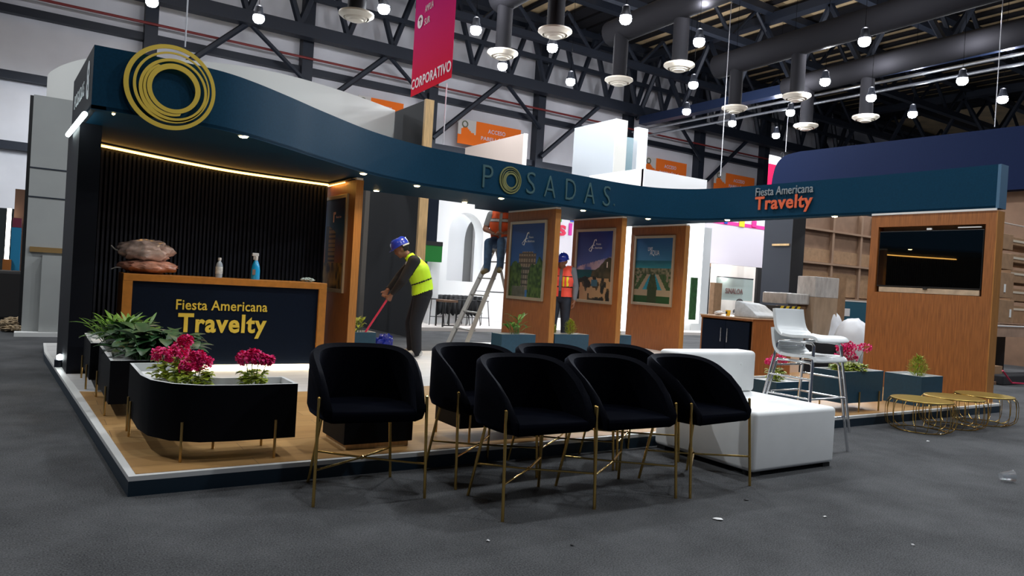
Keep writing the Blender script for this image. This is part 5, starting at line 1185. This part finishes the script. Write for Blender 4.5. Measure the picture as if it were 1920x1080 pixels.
for i in range(len(pp)): bm.faces.new((fr[i], bk[i], bk[(i+1) % len(pp)], fr[(i+1) % len(pp)]))
obj('board', bm, mat('indigo_board', (.006, .012, .040), .6, noise=.1, nscale=30, spec=.05), T)
bm = NB(); bx(bm, Xh+.32, pp[-1][0], 0, Xh+.4, 6.4, zb2+.1); tag(obj('brown_partition', bm, CARDD), 'shaded brown wall under the indigo header at the right edge', 'wall panel')
pbox('white_beam', 'beam', 'pale beam edge behind the right carton stacks', 1872, 426, 2000, 441, 3.2, .1, TRIMW)
# left side clutter
T = thing('boxed_pillar', 'pale grey boxed pillar with a tan tape band behind the left side wall', 'pillar')
a = at(60, 245, Y=8.7); b = at(152, 245, Y=8.7); GB = mat('pale_grey_board', (.34, .35, .34), .7, noise=.05, nscale=2)
bm = NB(); bx(bm, a.x, 8.7, 0, b.x+.4, 9.2, 3.50); obj('board', bm, GB, T)
z_a = at(80, 468, Y=8.6).z; bm = NB(); bx(bm, a.x+.05, 8.66, z_a-.04, b.x+.4, 8.7, z_a+.035); obj('tape_band', bm, mat('tan_tape', (.22, .13, .04), .6), T)
c = at(66, 500, Y=8.6); bm = NB(); bx(bm, c.x+.08, 8.55, 0, b.x+.4, 8.7, z_a-.08); obj('lower_board', bm, GB, T)
bm = NB(); bx(bm, a.x-.08, 8.45, 0, b.x+.4, 8.7, .06); obj('foot_board', bm, TRIMW, T)
for yy in (318, 372):
    q = at(100, yy, Y=8.7).z; bm = NB(); bx(bm, a.x, 8.69, q-.008, b.x+.4, 8.7, q+.008); obj('seam', bm, STEEL, T)
pbox('black_board', 'board', 'tall narrow black board left of the pale boxed pillar', 57, 178, 95, 600, 10.2, .1, BLACK, 0)
pbox('dark_board', 'board', 'dark board behind the vertical tube lamp at the left edge', -40, 386, 58, 600, 15, .1, mat('dark_teal_board', (.012, .018, .02), .7), 0)
T = thing('vertical_tube_lamp', 'vertical white tube lamp at the left edge', 'lamp'); a = at(18, 391, Y=12.6); b = at(12, 486, Y=12.6)
bm = NB(); rod(bm, b, a, .035, 10); obj('tube', bm, mat_emit('warm_tube', (1, .93, .80), 7), T)
pbox('blue_box', 'box', 'bright blue box beside the vertical tube lamp', 22, 426, 38, 470, 12.4, .3, mat('bright_blue', (.01, .22, .42), .6), 0)
pbox('crimson_box', 'box', 'dull crimson box above the bright blue one', 24, 408, 40, 427, 12.4, .3, mat('dull_crimson', (.18, .02, .05), .6))
pbox('orange_box', 'box', 'orange box below the vertical tube lamp', 5, 486, 20, 512, 12.3, .3, mat('dull_orange', (.4, .13, .02), .6), 0)
pbox('brown_board', 'board', 'brown board leaning behind the black board at left', 29, 354, 48, 470, 12.8, .1, mat('leaning_brown', (.17, .085, .05), .7), 0)
pbox('dark_gear', 'gear', 'shadowy pile of black gear at the left edge', -40, 505, 62, 600, 11.6, .6, mat('dark_gear', (.012, .010, .010), .7), 0, .05)
for i, (x, y) in enumerate(((12, 612), (32, 606), (24, 622))):
    p = at(x, y, z=0); o = mound('debris', '', (p.x, p.y, 0), .16, .12, .05, mat('tan_debris', (.30, .22, .13), .8, noise=.6, nscale=20), None, 60+i, 8, .7); tag(o, 'scrap of tan packing at the left edge, '+('leftmost', 'farthest', 'nearest')[i], 'debris')
# ------------------------------------------------------------------ banners
T = thing('hanging_banner', 'long red banner reading CORPORATIVO hanging from the roof', 'banner')
Yq = 9.5
tl, tr, blp, brp = at(778, -40, Y=Yq), at(856, -60, Y=Yq), at(770, 178, Y=Yq), None
n0 = at(770, 178, Y=10.4); n1 = at(846, 150, Y=8.4)
def bl_pt(u, x_, y_): return None
A_ = n0; B_2 = n1; zt0 = 7.2
def gb(u, v):
    c = mixc((.80, .012, .035), (.70, .015, .24), v)
    return c
L_ = (Vector((B_2.x, B_2.y, 0))-Vector((A_.x, A_.y, 0))).length; zb0 = (A_.z+B_2.z)/2
o = obj('cloth', picture(gb, 6, 30, L_, zt0-zb0), mat_vcol('banner_print', .9, 0, .05), T); ang = math.atan2(B_2.y-A_.y, B_2.x-A_.x); o.location = (A_.x, A_.y, zb0); o.rotation_euler = (0, 0, ang)
sd = o.modifiers.new('t', 'SOLIDIFY'); sd.thickness = .004
dv = Vector((math.cos(ang), math.sin(ang), 0)); nv = Vector((math.sin(ang), -math.cos(ang), 0))*.008
BT = mat('banner_text', (.80, .62, .66), .6)
c_ = Vector((A_.x, A_.y, zb0))+dv*L_/2+nv
lettering('lettering', 'CORPORATIVO', L_*.97, .22, BT, c_+Vector((0, 0, .24)), ang, T, .003, .02)
c1 = Vector((A_.x, A_.y, zb0))+dv*L_*.16+nv
bm = NB(); rod(bm, (0, 0, 0), (0, -.004, 0), .14, 24); o = obj('arrow_disc', bm, BT, T); o.location = c1+Vector((0, 0, 1.52)); o.rotation_euler = (0, 0, ang)
bm = NB(); bx(bm, -.012, -.009, -.08, .012, -.005, .08); rod(bm, (0, -.007, .08), (-.05, -.007, .03), .012, 6); rod(bm, (0, -.007, .08), (.05, -.007, .03), .012, 6); o = obj('arrow', bm, mat('banner_red', (.33, .012, .06), .7), T); o.location = c1+Vector((0, 0, 1.52)); o.rotation_euler = (0, 0, ang)
for s_, dz, wd_ in (('AMPM', 1.72, .42), ('SUR', 1.45, .28)):
    lettering('lettering', s_ if s_ != 'AMPM' else 'AMPLIA', wd_, .14, BT, c1+dv*(.22+wd_/2)+Vector((0, 0, dz)), ang, T, .003)
def orange_banner(label, x0_, y0_, x1_, y1_, Y=26.0, cut=False):
    a = at(x0_, y0_, Y=Y); b = at(x1_, y1_, Y=Y); w_ = b.x-a.x; h_ = 1.15
    T = thing('orange_banner', label, 'banner', (a.x, Y, a.z-h_), 0, 'orange banners on the far wall')
    def fn(u, v):
        wh = u < .27 and v > .45+.25*abs(math.sin(u*14))*(u < .25) or (u < .05 and v > .4)
        return (.62, .60, .58) if wh else (.95, .20, .03)
    o = obj('cloth', picture(fn, 40, 16, w_, h_), mat_vcol('banner_print', .9, 0, .05), T); m_ = o.modifiers.new('t', 'SOLIDIFY'); m_.thickness = .02
    lettering('lettering', 'ACCESO', w_*.28, .2, BT, (w_*.6, -.03, h_*.68), 0, T, .01, .02)
    lettering('lettering', 'PABELLÓN 4', w_*.45, .22, BT, (w_*.58, -.03, h_*.38), 0, T, .01, .02)
    bm = NB(); ring_band(bm, (0, 0), 1, (0, 0), .7, .16, 0, 360, 24, .01); q = obj('emblem', bm, mat('emblem_dark', (.12, .14, .08), .6), T); q.location = (w_*.1, -.03, h_*.8)
orange_banner('orange ACCESO PABELLON banner on the far wall left of the header sign ring', 860, 221, 977, 245)
orange_banner('orange ACCESO PABELLON banner above the white booth', 1208, 292, 1288, 305)
orange_banner('orange ACCESO PABELLON banner nearest the indigo header', 1340, 320, 1415, 333)
orange_banner('orange banner mostly hidden by the white curved fascia', 672, 178, 757, 195)
T = thing('small_banner', 'red and white hanging banner at the rounded corner of the indigo header', 'banner'); a = at(1443, 290, Y=16); b = at(1484, 283, Y=16); c = at(1443, 350, Y=16)
def fn(u, v): return (.70, .70, .70) if v > .80-.55*(1-u)**2*0+.0 or (v > .45 and u > .35+.9*(.85-v)) else (.62, .01, .05)
o = obj('cloth', picture(fn, 16, 20, b.x-a.x, a.z-c.z+.5), mat_vcol('banner_print', .9, 0, .05), T); o.location = (a.x, 16, c.z-.5); s_ = o.modifiers.new('t', 'SOLIDIFY'); s_.thickness = .02
bm = NB(); ring_band(bm, (0, 0), 1, (0, 0), .65, .12, 0, 360, 24, .01); q = obj('emblem', bm, BLACK, T); p = at(1467, 291, Y=15.96); q.location = p
for (x, y0_, y1_, Y, lb) in ((347, -60, 88, 5.5, 'thin pale cable dropping behind the gold ring emblem'), (1865, -60, 238, 4.3, 'thin pale cable dropping to the indigo header at right'), (1351, 60, 330, 11.8, 'thin hanging cable in front of the orange banners'), (831, 155, 270, 10, 'thin cable below the red banner'), (1473, 215, 285, 14, 'short cable above the red and white banner')):
    b = at(x, y1_, Y=Y); bm = NB(); rod(bm, b, (b.x, b.y, 13.5 if y0_ < 155 else at(x, y0_, Y=Y).z), .010 if Y < 9 else .012, 6)
    tag(obj('hanging_cable', bm, mat('pale_cable', (.42, .42, .45), .5)), lb, 'cable')
# ------------------------------------------------------------------ floor litter
T = thing('plastic_cup', 'clear plastic cup lying on the carpet at the far right', 'cup'); p = at(1888, 893, z=.04); T.location = (p.x, p.y, .041); 
bm = NB(); lathe(bm, [(.026, -.045), (.040, .045), (.042, .045), (.038, .042), (.024, -.043)], 24); o = obj('body', bm, mat('clear_cup', (.8, .85, .9), .08, trans=.85, alpha=.55), T, smooth=40); o.rotation_euler = (1.5, 0, 1.0)
for i, (x, y, r, lb) in enumerate(((1345, 974, .028, 'largest torn white paper scrap on the carpet before the sofa'), (1547, 970, .014, 'small white paper scrap right of the largest one'), (915, 1015, .01, 'tiny white scrap near the bottom edge, below the front chairs'), (1073, 1023, .012, 'small dark scrap on the carpet below the front chairs'), (1712, 1023, .01, 'tiny white speck near the lower right'), (1740, 828, .014, 'white speck on the carpet before the wire tables'), (1400, 938, .018, 'black scrap on the carpet by the last chair leg'))):
    p = at(x, y, z=0); bm = NB(); rr2 = random.Random(i); n_ = 7
    v = [bm.verts.new((r*rr2.uniform(.5, 1.2)*math.cos(6.283*k/n_), r*rr2.uniform(.5, 1.2)*math.sin(6.283*k/n_), .002+.006*rr2.random())) for k in range(n_)]; c = bm.verts.new((0, 0, .010))
    for k in range(n_): bm.faces.new((v[k], v[(k+1) % n_], c))
    o = obj('paper_scrap', bm, BLACK if 'dark' in lb or 'black' in lb else PAPER); o.location = (p.x, p.y, 0); tag(o, lb, 'litter')
# unseen point lights added inside the neighbouring stands to brighten their pale walls
for (x, y, z, e, c) in ((9.6, 11.3, 2.3, 62, (1, 1, 1)), (13.6, 10.6, 2.3, 48, (1, 1, 1)), (18.5, 11.8, 2.0, 34, (1, .95, .9)), (20.5, 14.0, 1.9, 38, (1, .95, .9)), (8.3, 13.9, 3.2, 22, (1, 1, 1))):
    l = bpy.data.lights.new('stand_fill_light', 'POINT'); l.energy = e; l.color = c; l.shadow_soft_size = .25
    lo = bpy.data.objects.new('stand_fill_light', l); COL.objects.link(lo); lo.location = (x, y, z)
